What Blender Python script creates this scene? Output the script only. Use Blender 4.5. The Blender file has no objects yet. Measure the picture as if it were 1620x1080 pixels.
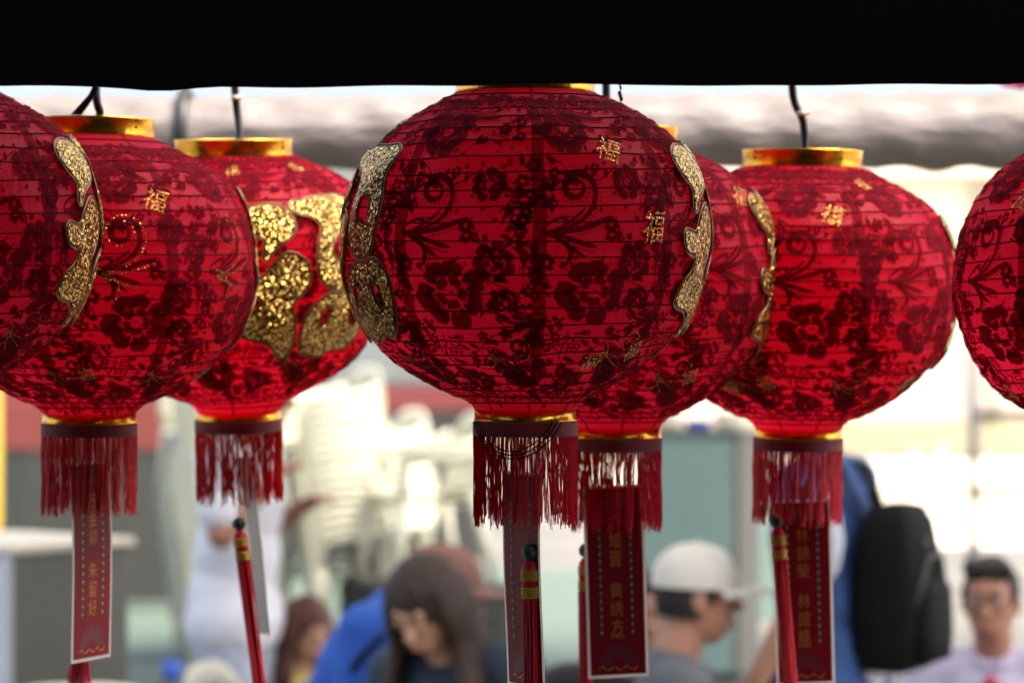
import bpy, bmesh, math, random
import numpy as np
from mathutils import Vector, Matrix, noise as mnoise

random.seed(7)
SC = bpy.context.scene
COL = SC.collection
PI = math.pi
rad = math.radians

# ------------------------------------------------------------------ camera
CAMZ, FPX = 1.75, 4725.0
cam_d = bpy.data.cameras.new('camera')
cam_d.lens = 105.0
cam_d.sensor_width = 36.0
cam_d.clip_start = 0.05
cam_d.clip_end = 2000.0
cam_d.dof.use_dof = True
cam_d.dof.focus_distance = 3.17
cam_d.dof.aperture_fstop = 4.6
cam_d.dof.aperture_blades = 9
cam = bpy.data.objects.new('camera', cam_d)
cam.location = (0, 0, CAMZ)
cam.rotation_euler = (PI / 2, 0, 0)
COL.objects.link(cam)
SC.camera = cam

# ------------------------------------------------------------------ sky, sun, exposure
SUN_AZ, SUN_EL = rad(112), rad(60)      # azimuth measured from +Y (view direction) towards +X
world = bpy.data.worlds.new('World')
SC.world = world
world.use_nodes = True
wn = world.node_tree
bg = wn.nodes['Background']
sky = wn.nodes.new('ShaderNodeTexSky')
sky.sky_type = 'NISHITA'
sky.sun_disc = False
sky.sun_elevation = SUN_EL
sky.sun_rotation = SUN_AZ
sky.altitude = 10
sky.air_density = 0.7
sky.dust_density = 7.0
sky.ozone_density = 0.3
wn.links.new(sky.outputs[0], bg.inputs[0])
bg.inputs[1].default_value = 0.15
sun_d = bpy.data.lights.new('sun', 'SUN')
sun_d.energy = 1.5
sun_d.angle = rad(35)
sun_d.color = (1.0, 0.93, 0.80)
sun = bpy.data.objects.new('sun', sun_d)
sun_dir = Vector((math.sin(SUN_AZ) * math.cos(SUN_EL), math.cos(SUN_AZ) * math.cos(SUN_EL), math.sin(SUN_EL)))
sun.rotation_euler = sun_dir.to_track_quat('Z', 'Y').to_euler()
sun.location = (5, 5, 20)
COL.objects.link(sun)

SC.view_settings.view_transform = 'Standard'
SC.view_settings.look = 'None'
SC.view_settings.exposure = 2.45
SC.view_settings.gamma = 1.0
SC.view_settings.use_curve_mapping = False
SC.render.engine = 'CYCLES'
SC.cycles.max_bounces = 10
SC.cycles.diffuse_bounces = 5
SC.cycles.transmission_bounces = 8
SC.cycles.transparent_max_bounces = 12
SC.cycles.sample_clamp_indirect = 6.0
SC.cycles.use_denoising = True


def at(px, py, d):
    """point at depth d (metres along the view) seen at photograph pixel px, py"""
    return Vector(((px - 810.0) / FPX * d, d, CAMZ + (540.0 - py) / FPX * d))


# ------------------------------------------------------------------ materials
MATS = {}


def nodes_of(name):
    m = bpy.data.materials.new(name)
    m.use_nodes = True
    MATS[name] = m
    nt = m.node_tree
    return m, nt, nt.nodes, nt.links, nt.nodes['Principled BSDF'], nt.nodes['Material Output']


def plain(name, col, rough=0.6, metal=0.0, var=0.12, scale=20.0, bump=0.0, bscale=80.0, spec=0.5, sheen=0.0,
          transl=0.0, coat=0.0):
    """principled surface with a little noise in colour and relief"""
    m, nt, N, L, P, O = nodes_of(name)
    tc = N.new('ShaderNodeTexCoord')
    nz = N.new('ShaderNodeTexNoise')
    nz.inputs['Scale'].default_value = scale
    nz.inputs['Detail'].default_value = 5
    L.new(tc.outputs['Object'], nz.inputs['Vector'])
    mx = N.new('ShaderNodeMix')
    mx.data_type = 'RGBA'
    c = col
    mx.inputs[6].default_value = (c[0] * (1 - var), c[1] * (1 - var), c[2] * (1 - var), 1)
    mx.inputs[7].default_value = (min(1, c[0] * (1 + var)), min(1, c[1] * (1 + var)), min(1, c[2] * (1 + var)), 1)
    L.new(nz.outputs['Fac'], mx.inputs[0])
    L.new(mx.outputs[2], P.inputs['Base Color'])
    P.inputs['Roughness'].default_value = rough
    P.inputs['Metallic'].default_value = metal
    P.inputs['Specular IOR Level'].default_value = spec
    P.inputs['Sheen Weight'].default_value = sheen
    P.inputs['Coat Weight'].default_value = coat
    if bump:
        n2 = N.new('ShaderNodeTexNoise')
        n2.inputs['Scale'].default_value = bscale
        n2.inputs['Detail'].default_value = 4
        L.new(tc.outputs['Object'], n2.inputs['Vector'])
        b = N.new('ShaderNodeBump')
        b.inputs['Strength'].default_value = bump
        b.inputs['Distance'].default_value = 0.01
        L.new(n2.outputs['Fac'], b.inputs['Height'])
        L.new(b.outputs[0], P.inputs['Normal'])
    if transl:
        t = N.new('ShaderNodeBsdfTranslucent')
        L.new(mx.outputs[2], t.inputs['Color'])
        ms = N.new('ShaderNodeMixShader')
        ms.inputs[0].default_value = transl
        L.new(P.outputs[0], ms.inputs[1])
        L.new(t.outputs[0], ms.inputs[2])
        L.new(ms.outputs[0], O.inputs['Surface'])
    return m


def make_silk():
    """thin red lantern silk: woven, slightly streaky, lets light through"""
    m, nt, N, L, P, O = nodes_of('silk')
    uv = N.new('ShaderNodeUVMap')
    uv.uv_map = 'cloth'
    mp = N.new('ShaderNodeMapping')
    mp.inputs['Scale'].default_value = (260, 9, 1)
    L.new(uv.outputs[0], mp.inputs[0])
    nz = N.new('ShaderNodeTexNoise')
    nz.inputs['Scale'].default_value = 1.0
    nz.inputs['Detail'].default_value = 3
    L.new(mp.outputs[0], nz.inputs['Vector'])
    mp2 = N.new('ShaderNodeMapping')
    mp2.inputs['Scale'].default_value = (18, 14, 1)
    L.new(uv.outputs[0], mp2.inputs[0])
    nz2 = N.new('ShaderNodeTexNoise')
    nz2.inputs['Scale'].default_value = 1.0
    nz2.inputs['Detail'].default_value = 4
    L.new(mp2.outputs[0], nz2.inputs['Vector'])
    add = N.new('ShaderNodeMath')
    add.operation = 'ADD'
    L.new(nz.outputs['Fac'], add.inputs[0])
    L.new(nz2.outputs['Fac'], add.inputs[1])
    rng = N.new('ShaderNodeMapRange')
    rng.inputs['From Min'].default_value = 0.6
    rng.inputs['From Max'].default_value = 1.4
    L.new(add.outputs[0], rng.inputs['Value'])
    mx = N.new('ShaderNodeMix')
    mx.data_type = 'RGBA'
    mx.inputs[6].default_value = (0.90, 0.014, 0.075, 1)
    mx.inputs[7].default_value = (0.99, 0.022, 0.110, 1)
    L.new(rng.outputs[0], mx.inputs[0])
    P.inputs['Roughness'].default_value = 0.42
    P.inputs['Sheen Weight'].default_value = 0.5
    P.inputs['Sheen Tint'].default_value = (1.0, 0.45, 0.55, 1)
    P.inputs['Sheen Roughness'].default_value = 0.35
    L.new(mx.outputs[2], P.inputs['Base Color'])
    b = N.new('ShaderNodeBump')
    b.inputs['Strength'].default_value = 0.5
    b.inputs['Distance'].default_value = 0.0025
    L.new(add.outputs[0], b.inputs['Height'])
    L.new(b.outputs[0], P.inputs['Normal'])
    t = N.new('ShaderNodeBsdfTranslucent')
    L.new(mx.outputs[2], t.inputs['Color'])
    ms = N.new('ShaderNodeMixShader')
    ms.inputs[0].default_value = 0.85
    L.new(P.outputs[0], ms.inputs[1])
    L.new(t.outputs[0], ms.inputs[2])
    L.new(ms.outputs[0], O.inputs['Surface'])


def make_glitter(name, base, sparkle, scale, rough=0.3):
    """flakes of metal glued down at random tilts"""
    m, nt, N, L, P, O = nodes_of(name)
    tc = N.new('ShaderNodeTexCoord')
    v = N.new('ShaderNodeTexVoronoi')
    v.inputs['Scale'].default_value = scale
    L.new(tc.outputs['Object'], v.inputs['Vector'])
    sub = N.new('ShaderNodeVectorMath')
    sub.operation = 'SUBTRACT'
    sub.inputs[1].default_value = (0.5, 0.5, 0.5)
    L.new(v.outputs['Color'], sub.inputs[0])
    sc = N.new('ShaderNodeVectorMath')
    sc.operation = 'SCALE'
    sc.inputs['Scale'].default_value = 1.7
    L.new(sub.outputs[0], sc.inputs[0])
    g = N.new('ShaderNodeNewGeometry')
    ad = N.new('ShaderNodeVectorMath')
    ad.operation = 'ADD'
    L.new(g.outputs['Normal'], ad.inputs[0])
    L.new(sc.outputs[0], ad.inputs[1])
    nr = N.new('ShaderNodeVectorMath')
    nr.operation = 'NORMALIZE'
    L.new(ad.outputs[0], nr.inputs[0])
    L.new(nr.outputs[0], P.inputs['Normal'])
    sx = N.new('ShaderNodeSeparateColor')
    L.new(v.outputs['Color'], sx.inputs[0])
    mx = N.new('ShaderNodeMix')
    mx.data_type = 'RGBA'
    mx.inputs[6].default_value = (*base, 1)
    mx.inputs[7].default_value = (*sparkle, 1)
    pw_ = N.new('ShaderNodeMath'); pw_.operation = 'POWER'; pw_.inputs[1].default_value = 1.7
    L.new(sx.outputs[0], pw_.inputs[0]); L.new(pw_.outputs[0], mx.inputs[0])
    L.new(mx.outputs[2], P.inputs['Base Color'])
    P.inputs['Metallic'].default_value = 1.0
    P.inputs['Roughness'].default_value = rough


def make_ground():
    m, nt, N, L, P, O = nodes_of('concrete')
    tc = N.new('ShaderNodeTexCoord')
    n1 = N.new('ShaderNodeTexNoise')
    n1.inputs['Scale'].default_value = 0.6
    n1.inputs['Detail'].default_value = 8
    L.new(tc.outputs['Object'], n1.inputs['Vector'])
    r = N.new('ShaderNodeValToRGB')
    r.color_ramp.elements[0].position = 0.3
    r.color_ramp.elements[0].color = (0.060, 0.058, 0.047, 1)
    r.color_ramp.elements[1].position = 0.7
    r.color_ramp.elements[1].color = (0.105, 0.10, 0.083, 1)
    L.new(n1.outputs['Fac'], r.inputs[0])
    L.new(r.outputs[0], P.inputs['Base Color'])
    P.inputs['Roughness'].default_value = 0.85
    n2 = N.new('ShaderNodeTexNoise')
    n2.inputs['Scale'].default_value = 40
    L.new(tc.outputs['Object'], n2.inputs['Vector'])
    b = N.new('ShaderNodeBump')
    b.inputs['Strength'].default_value = 0.3
    L.new(n2.outputs['Fac'], b.inputs['Height'])
    L.new(b.outputs[0], P.inputs['Normal'])


def make_tarp():
    m, nt, N, L, P, O = nodes_of('tarp')
    tc = N.new('ShaderNodeTexCoord')
    mp = N.new('ShaderNodeMapping')
    mp.inputs['Rotation'].default_value = (rad(30), 0, rad(25))
    mp.inputs['Scale'].default_value = (7, 7, 22)
    L.new(tc.outputs['Object'], mp.inputs[0])
    n1 = N.new('ShaderNodeTexNoise')
    n1.inputs['Scale'].default_value = 1.3
    n1.inputs['Detail'].default_value = 4
    L.new(mp.outputs[0], n1.inputs['Vector'])
    mx = N.new('ShaderNodeMix')
    mx.data_type = 'RGBA'
    mx.inputs[6].default_value = (0.165, 0.142, 0.13, 1)
    mx.inputs[7].default_value = (0.24, 0.215, 0.20, 1)
    L.new(n1.outputs['Fac'], mx.inputs[0])
    L.new(mx.outputs[2], P.inputs['Base Color'])
    P.inputs['Roughness'].default_value = 0.5
    b = N.new('ShaderNodeBump')
    b.inputs['Strength'].default_value = 0.6
    b.inputs['Distance'].default_value = 0.02
    L.new(n1.outputs['Fac'], b.inputs['Height'])
    L.new(b.outputs[0], P.inputs['Normal'])


make_silk()
make_glitter('glitter', (0.07, 0.035, 0.006), (1.0, 0.66, 0.17), 520, 0.25)
make_glitter('gold_print', (0.10, 0.008, 0.006), (0.80, 0.42, 0.09), 850, 0.4)
make_ground()
make_tarp()
plain('flock', (0.25, 0.0025, 0.018), 0.85, var=0.25, scale=60, sheen=0.0, transl=0.65, spec=0.15)
plain('seam', (0.42, 0.004, 0.03), 0.7, var=0.2, transl=0.75, spec=0.2)
plain('rib_wire', (0.022, 0.002, 0.005), 0.8, var=0.2, spec=0.08)
plain('gold_band', (0.82, 0.40, 0.035), 0.25, 1.0, var=0.1, scale=30, bump=0.12, bscale=60)
plain('applique_edge', (0.20, 0.165, 0.07), 0.45, 0.6, var=0.3, scale=200)
plain('applique_base', (0.32, 0.05, 0.02), 0.5, 0.2, var=0.3, scale=200)
plain('braid', (0.22, 0.004, 0.022), 0.7, var=0.35, scale=300, bump=0.5, bscale=500, sheen=0.3)
plain('thread', (0.78, 0.007, 0.040), 0.4, var=0.4, scale=150, sheen=0.2, transl=0.4)
plain('black_rubber', (0.012, 0.012, 0.013), 0.35, var=0.3)
plain('black_cloth', (0.022, 0.018, 0.022), 0.9, var=0.3, scale=300, spec=0.1)
plain('canopy_dark', (0.03, 0.03, 0.032), 0.8, var=0.2)
plain('canopy_white', (0.75, 0.75, 0.72), 0.6, var=0.05, scale=3, transl=0.4)
plain('canopy_cream', (0.62, 0.61, 0.56), 0.6, var=0.05, scale=3, transl=0.25)
plain('blocker_dark', (0.012, 0.012, 0.013), 0.9)  # for the added sheets that block frontal light
plain('steel', (0.32, 0.32, 0.33), 0.4, 0.8)
plain('pole_black', (0.03, 0.03, 0.032), 0.45)
plain('clip_white', (0.7, 0.66, 0.58), 0.5)
plain('card_red', (0.24, 0.004, 0.014), 0.45, var=0.12, scale=60, spec=0.25, transl=0.12)
plain('laminate', (0.88, 0.86, 0.82), 0.15, var=0.03, spec=0.6, transl=0.5)
plain('card_gold', (0.50, 0.22, 0.045), 0.45, 0.2, var=0.2)
plain('card_chain', (0.085, 0.095, 0.06), 0.5, 0.0, var=0.3)
plain('card_purple', (0.14, 0.006, 0.03), 0.5, var=0.3)
plain('jade', (0.004, 0.055, 0.022), 0.3, var=0.4, scale=200, bump=0.3, bscale=400)
plain('gold_cord', (0.52, 0.34, 0.02), 0.5, 0.1, var=0.25, scale=400)
plain('plastic_white', (0.64, 0.63, 0.49), 0.4, var=0.05, scale=4, transl=0.12)
plain('skin_a', (0.46, 0.235, 0.15), 0.5, var=0.08)
plain('skin_b', (0.55, 0.31, 0.20), 0.5, var=0.08)
plain('skin_c', (0.36, 0.165, 0.10), 0.5, var=0.08)
plain('lips', (0.40, 0.13, 0.10), 0.45)
plain('hair_black', (0.014, 0.011, 0.010), 0.6, var=0.4, scale=90, bump=0.4, bscale=120)
plain('hair_brown', (0.030, 0.014, 0.009), 0.6, var=0.4, scale=90, bump=0.4, bscale=120)
plain('hair_red', (0.085, 0.024, 0.012), 0.6, var=0.4, scale=90, bump=0.4, bscale=120)
plain('eye_white', (0.75, 0.73, 0.70), 0.25)
plain('eye_dark', (0.02, 0.012, 0.01), 0.2)
plain('cloth_white', (0.72, 0.74, 0.80), 0.85, bump=0.3, bscale=12)
plain('cloth_navy', (0.022, 0.040, 0.062), 0.85, bump=0.3, bscale=12)
plain('cloth_royal', (0.012, 0.085, 0.42), 0.8, bump=0.3, bscale=12)
plain('cloth_blue', (0.022, 0.068, 0.22), 0.8, bump=0.3, bscale=12)
plain('cloth_grey', (0.105, 0.115, 0.135), 0.85, bump=0.3, bscale=12)
plain('cloth_black', (0.022, 0.023, 0.027), 0.85, bump=0.3, bscale=12)
plain('cloth_lavender', (0.50, 0.47, 0.62), 0.8, bump=0.3, bscale=12)
plain('cloth_pink', (0.22, 0.10, 0.085), 0.8)
plain('cloth_magenta', (0.40, 0.03, 0.10), 0.8)
plain('cloth_yellow', (0.55, 0.45, 0.12), 0.8)
plain('cloth_pale', (0.62, 0.66, 0.74), 0.85, bump=0.3, bscale=12)
plain('denim', (0.05, 0.07, 0.12), 0.85)
plain('jeans_pale', (0.42, 0.47, 0.56), 0.85, var=0.45, scale=35)
plain('cap_white', (0.62, 0.61, 0.55), 0.8)
plain('shoe', (0.05, 0.05, 0.05), 0.6)
plain('pack', (0.0032, 0.0035, 0.0035), 0.8, bump=0.8, bscale=14, spec=0.2)
plain('pack_grey', (0.05, 0.05, 0.045), 0.6)
plain('cream_wall', (0.68, 0.62, 0.50), 0.8, var=0.05, scale=1.0)
plain('ochre', (0.42, 0.36, 0.22), 0.8, var=0.15, scale=1.5)
plain('grey_panel', (0.17, 0.18, 0.17), 0.7, var=0.08)
plain('joint_grey', (0.30, 0.31, 0.31), 0.8)
plain('dark_panel', (0.035, 0.037, 0.032), 0.7, var=0.15, scale=2)
plain('red_paint', (0.17, 0.032, 0.026), 0.6, var=0.1)
plain('green_floor', (0.048, 0.075, 0.055), 0.75, var=0.12, scale=1.5)
plain('painted_sun_paving', (0.50, 0.45, 0.34), 0.85, var=0.1, scale=0.5)  # brightness of sunlit ground put into the colour
plain('pale_blue', (0.62, 0.66, 0.66), 0.5, var=0.05)
plain('cream_top', (0.72, 0.66, 0.52), 0.5, var=0.05)
plain('pale_teal', (0.22, 0.32, 0.28), 0.6, var=0.08, scale=3)
plain('box_grey', (0.12, 0.12, 0.10), 0.6, var=0.08, scale=3)
plain('yellow_paint', (0.75, 0.52, 0.03), 0.5)
plain('dark_steel', (0.07, 0.07, 0.075), 0.5, 0.3)
plain('brown_paint', (0.42, 0.35, 0.26), 0.6)
plain('pink_cloth', (0.65, 0.03, 0.20), 0.7, transl=0.3)
plain('blue_plastic', (0.03, 0.10, 0.50), 0.4)


# ------------------------------------------------------------------ mesh helpers
class MB:
    """collects faces; build() links them as ONE mesh object"""

    def __init__(self):
        self.v, self.f = [], []

    def add(self, vs, fs):
        o = len(self.v)
        self.v.extend(tuple(p) for p in vs)
        self.f.extend(tuple(i + o for i in q) for q in fs)

    def box(self, x0, x1, y0, y1, z0, z1):
        self.add([(x0, y0, z0), (x1, y0, z0), (x1, y1, z0), (x0, y1, z0), (x0, y0, z1), (x1, y0, z1), (x1, y1, z1), (x0, y1, z1)],
                 [(3, 2, 1, 0), (4, 5, 6, 7), (0, 1, 5, 4), (1, 2, 6, 5), (2, 3, 7, 6), (3, 0, 4, 7)])

    def tube(self, pts, r, n=8, flat=1.0, cap=True, up=Vector((0, 0, 1))):
        pts = [Vector(p) for p in pts]
        rs = r if isinstance(r, (list, tuple)) else [r] * len(pts)
        vs, fs = [], []
        prev = None
        for i, p in enumerate(pts):
            t = (pts[min(i + 1, len(pts) - 1)] - pts[max(i - 1, 0)]).normalized()
            if prev is None:
                a = up if abs(t.dot(up)) < 0.95 else Vector((1, 0, 0))
                s = t.cross(a).normalized()
            else:
                s = (prev - t * prev.dot(t)).normalized()
            prev = s
            w = t.cross(s).normalized()
            for k in range(n):
                an = 2 * PI * k / n
                vs.append(p + s * (math.cos(an) * rs[i]) + w * (math.sin(an) * rs[i] * flat))
        for i in range(len(pts) - 1):
            for k in range(n):
                a, b = i * n + k, i * n + (k + 1) % n
                fs.append((a, b, b + n, a + n))
        if cap:
            fs.append(tuple(range(n - 1, -1, -1)))
            m = (len(pts) - 1) * n
            fs.append(tuple(range(m, m + n)))
        self.add(vs, fs)

    def lathe(self, prof, n=48, closed=True):
        """prof: closed loop of (r, z)"""
        vs, fs = [], []
        m = len(prof)
        for k in range(n):
            a = 2 * PI * k / n
            for (r, z) in prof:
                vs.append((r * math.cos(a), r * math.sin(a), z))
        for k in range(n):
            for i in range(m if closed else m - 1):
                j = (i + 1) % m
                a, b = k * m, ((k + 1) % n) * m
                fs.append((a + i, b + i, b + j, a + j))
        self.add(vs, fs)

    def ball(self, c, r, n=14, M=None):
        c = Vector(c)
        rx, ry, rz = (r, r, r) if not isinstance(r, (tuple, list)) else r
        vs, fs = [], []
        h = n // 2
        for i in range(h + 1):
            th = PI * i / h
            for k in range(n):
                ph = 2 * PI * k / n
                p = Vector((rx * math.sin(th) * math.cos(ph), ry * math.sin(th) * math.sin(ph), rz * math.cos(th)))
                if M is not None:
                    p = M @ p
                vs.append(c + p)
        for i in range(h):
            for k in range(n):
                a, b = i * n + k, i * n + (k + 1) % n
                fs.append((a, a + n, b + n, b))
        self.add(vs, fs)

    def cap(self, p0, r0, p1, r1, n=12, steps=6):
        """tapered capsule"""
        p0, p1 = Vector(p0), Vector(p1)
        d = (p1 - p0)
        L = d.length
        if L < 1e-6:
            return self.ball(p0, r0)
        t = d / L
        pts, rs = [], []
        for k in range(4):
            a = PI / 2 * (1 - k / 4.0)
            pts.append(p0 - t * r0 * math.sin(a)); rs.append(max(1e-4, r0 * math.cos(a)))
        for k in range(steps + 1):
            f = k / steps
            pts.append(p0 + d * f); rs.append(r0 + (r1 - r0) * f)
        for k in range(1, 5):
            a = PI / 2 * k / 4.0
            pts.append(p1 + t * r1 * math.sin(a)); rs.append(max(1e-4, r1 * math.cos(a)))
        self.tube(pts, rs, n)

    def mesh(self, name, mat, smooth=True):
        me = bpy.data.meshes.new(name)
        me.from_pydata(self.v, [], self.f)
        me.materials.append(MATS[mat])
        if smooth:
            me.polygons.foreach_set('use_smooth', [True] * len(me.polygons))
        me.update()
        return me

    def build(self, name, mat, parent=None, smooth=True, bevel=0.0):
        me = self.mesh(name, mat, smooth and not bevel)
        if bevel:
            bm = bmesh.new(); bm.from_mesh(me)
            bmesh.ops.remove_doubles(bm, verts=bm.verts, dist=1e-6)
            bmesh.ops.bevel(bm, geom=list(bm.edges), offset=bevel, segments=2, affect='EDGES', profile=0.5)
            bm.to_mesh(me); bm.free()
        o = bpy.data.objects.new(name, me)
        COL.objects.link(o)
        o.parent = parent
        return o


def tag(o, label=None, cat=None, group=None, kind=None):
    if label: o['label'] = label
    if cat: o['category'] = cat
    if group: o['group'] = group
    if kind: o['kind'] = kind
    return o


def empty(name, loc=(0, 0, 0), rz=0.0, label=None, cat=None, group=None):
    o = bpy.data.objects.new(name, None)
    o.empty_display_size = 0.05
    COL.objects.link(o)
    o.location = loc
    o.rotation_euler = (0, 0, rz)
    return tag(o, label, cat, group)


def copy_tree(o, parent=None):
    c = o.copy()
    COL.objects.link(c)
    c.parent = parent
    for ch in list(o.children):
        copy_tree(ch, c)
    return c


_glyphs = {}


def glyph(text):
    """flat mesh of a character, centred, about one unit high"""
    if text in _glyphs:
        return _glyphs[text]
    cu = bpy.data.curves.new('glyph', 'FONT')
    cu.body = text
    cu.resolution_u = 3
    ob = bpy.data.objects.new('glyph', cu)
    COL.objects.link(ob)
    dg = bpy.context.evaluated_depsgraph_get()
    me = ob.evaluated_get(dg).to_mesh()
    v = np.array([p.co[:2] for p in me.vertices], float).reshape(-1, 2)
    f = [tuple(p.vertices) for p in me.polygons]
    ob.evaluated_get(dg).to_mesh_clear()
    bpy.data.objects.remove(ob)
    bpy.data.curves.remove(cu)
    if len(v):
        lo, hi = v.min(0), v.max(0)
        v = (v - (lo + hi) / 2) / max(1e-6, (hi - lo).max())
    _glyphs[text] = (v, f)
    return _glyphs[text]

# ------------------------------------------------------------------ the ground and the big structure
def sheet(name, x0, x1, y0, y1, z, mat, label=None):
    m = MB()
    m.add([(x0, y0, z), (x1, y0, z), (x1, y1, z), (x0, y1, z)], [(0, 1, 2, 3)])
    o = m.build(name, mat, smooth=False)
    return tag(o, label, kind='structure')


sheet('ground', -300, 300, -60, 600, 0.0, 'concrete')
sheet('court_floor', -9, 0.9, 10.4, 23.0, 0.004, 'green_floor')
sheet('sun_painted_pavement', 1.0, 60, 25.5, 44.0, 0.004, 'painted_sun_paving')  # far ground painted paler than the concrete to stand for sunlight

# the stall tent the lanterns hang in
tent = empty('stall_tent', (0, 1.5, 0), 0, 'dark stall tent whose black valance hangs over the lanterns', 'tent')
def hem(x):
    return 0.0016 * math.sin(x * 3.1) + 0.0008 * math.sin(x * 11 + 1) + .0007 * math.sin(x * 37) - .004 * math.exp(-((x + .345) / .035) ** 2) - .002 * math.exp(-((x - .2) / .05) ** 2)


m = MB()
n = 300
vs, fs = [], []
for i in range(n + 1):
    x = -3.6 + 7.2 * i / n
    for k, (z, off) in enumerate(((3.45, 0.0), (2.6, 0.004), (1.75 + 0.0858 * 2.95, 0.0))):
        zz = z + (hem(x) if k == 2 else 0)
        vs.append((x, 1.45 + off * math.sin(x * 7), zz))
    for k, (z, off) in enumerate(((1.75 + 0.0858 * 2.95, 0.0), (2.6, 0.004), (3.45, 0.0))):
        zz = z + (hem(x) if k == 0 else 0)
        vs.append((x, 1.456 + off * math.sin(x * 7), zz))
for i in range(n):
    for k in range(6):
        a, b = i * 6 + k, i * 6 + (k + 1) % 6
        fs.append((a, a + 6, b + 6, b))
m.add(vs, fs)
m.build('valance', 'black_cloth', tent)
for (ya, za, yb, zb, mat) in ((-6.0, 3.2, -0.6, 3.9, 'canopy_dark'), (-0.6, 3.9, 1.95, 3.62, 'canopy_dark')):
    m = MB()
    vs, fs = [], []
    for i in range(13):
        x = -3.6 + 7.2 * i / 12
        sg = -0.03 * math.sin(PI * ((i % 4) / 4))
        vs += [(x, ya, za + sg), (x, yb, zb + sg)]
    for i in range(12):
        fs.append((2 * i, 2 * i + 2, 2 * i + 3, 2 * i + 1))
    m.add(vs, fs)
    m.build('roof_sheet', mat, tent)
for (x0, x1, y0, y1) in ((-3.62, -3.6, -5.9, 1.44), (3.6, 3.62, -5.9, 1.44), (-3.6, 3.6, -6.02, -6.0)):  # unseen dark sheets added to cut the light reaching the lantern fronts
    m = MB(); m.box(x0, x1, y0, y1, 0.0, 3.19); m.build('added_side_sheet', 'blocker_dark', tent, False)
for (x, y) in ((-3.55, -5.9), (3.55, -5.9), (-3.55, 1.48), (3.55, 1.48)):
    m = MB(); m.tube([(x, y, -0.0), (x, y, 3.2)], 0.022, 10); m.build('post', 'pole_black', tent)
BEAMZ = 2.50
for y in (3.34 - 1.5, 3.76 - 1.5):
    m = MB(); m.tube([(-3.55, y, BEAMZ), (3.55, y, BEAMZ)], 0.016, 10); m.build('cross_bar', 'pole_black', tent)
for s in (-3.55, 3.55):
    m = MB(); m.tube([(s, -5.9, BEAMZ - 0.034), (s, 2.4, BEAMZ - 0.034)], 0.016, 10); m.build('side_bar', 'pole_black', tent)

# rolled-up side sheet of the tent
ROLL = at(810, 210, 5.6)
roll = empty('rolled_tarp', (0, 5.6, ROLL.z), 0, 'rolled up grey brown tarpaulin tied along the front bar of the canopy', 'tarpaulin')
m = MB()
vs, fs = [], []
NX, NA = 260, 28
for i in range(NX + 1):
    x = -3.3 + 6.6 * i / NX
    for k in range(NA):
        a = 2 * PI * k / NA
        w = 0.0018 * math.sin(24 * x + 3.0 * a) * (0.6 + 0.4 * math.sin(3.1 * x)) + 0.0022 * math.sin(71 * x + 3 * a + 2 * math.sin(4 * x)) + 0.0026 * math.sin(47 * x - 2 * a + 1.3 * math.sin(5 * x)) \
            + 0.001 * math.sin(2.2 * x) + 0.0035 * mnoise.noise(Vector((x * 9, a, 2)))
        r = 0.067 + w
        vs.append((x, r * math.cos(a), r * 1.03 * math.sin(a) + 0.002 * math.sin(1.7 * x)))
for i in range(NX):
    for k in range(NA):
        a, b = i * NA + k, i * NA + (k + 1) % NA
        fs.append((a, a + NA, b + NA, b))
m.add(vs, fs)
m.build('roll', 'tarp', roll)
for x in (-2.3, -0.612, 1.35):
    m = MB()
    ring = [(x, 0.078 * math.cos(a), 0.078 * math.sin(a)) for a in [2 * PI * k / 20 for k in range(21)]]
    m.tube(ring, 0.006, 6, flat=2.2)
    m.tube([(x, 0.0, 0.078), (x, 0.01, BEAMZ - ROLL.z + 0.01)], 0.006, 6)
    m.build('tie_strap', 'pole_black', roll)

# canopy over the seated people, plus an added one to shade the stacked chairs
def canopy(x, y, hx, hy, z, mat, label):
    can = empty('event_canopy', (x, y, 0), 0, label, 'canopy', 'event canopies')
    m = MB()
    vs, fs = [], []
    for i in range(17):
        u = -hx + 2 * hx * i / 16
        for j in range(9):
            v = -hy + 2 * hy * j / 8
            vs.append((u, v, z + 0.5 * (1 - abs(v) / hy) + 0.03 * math.sin(i * PI / 2)))
    for i in range(16):
        for j in range(8):
            a = i * 9 + j
            fs.append((a, a + 9, a + 10, a + 1))
    m.add(vs, fs)
    m.build('canopy_sheet', mat, can)
    for u in (-hx + .1, hx - .1):
        for v in (-hy + .1, hy - .1):
            m = MB(); m.tube([(u, v, 0), (u, v, z + .02)], 0.03, 10); m.build('post', 'steel', can)


canopy(0.9, 7.98, 4.4, 2.6, 3.16, 'canopy_cream', 'pale canopy shading the seated people')
canopy(0.6, 13.9, 4.6, 2.4, 3.7, 'canopy_cream', 'pale canopy over the stacked plastic chairs')  # added out of view, only to keep sun off the chair stacks
m = MB(); m.tube([(-4.3, -2.36, BEAMZ), (4.3, -2.36, BEAMZ)], .02, 10); m.build('front_bar', 'steel', bpy.data.objects['event_canopy'])

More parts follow.
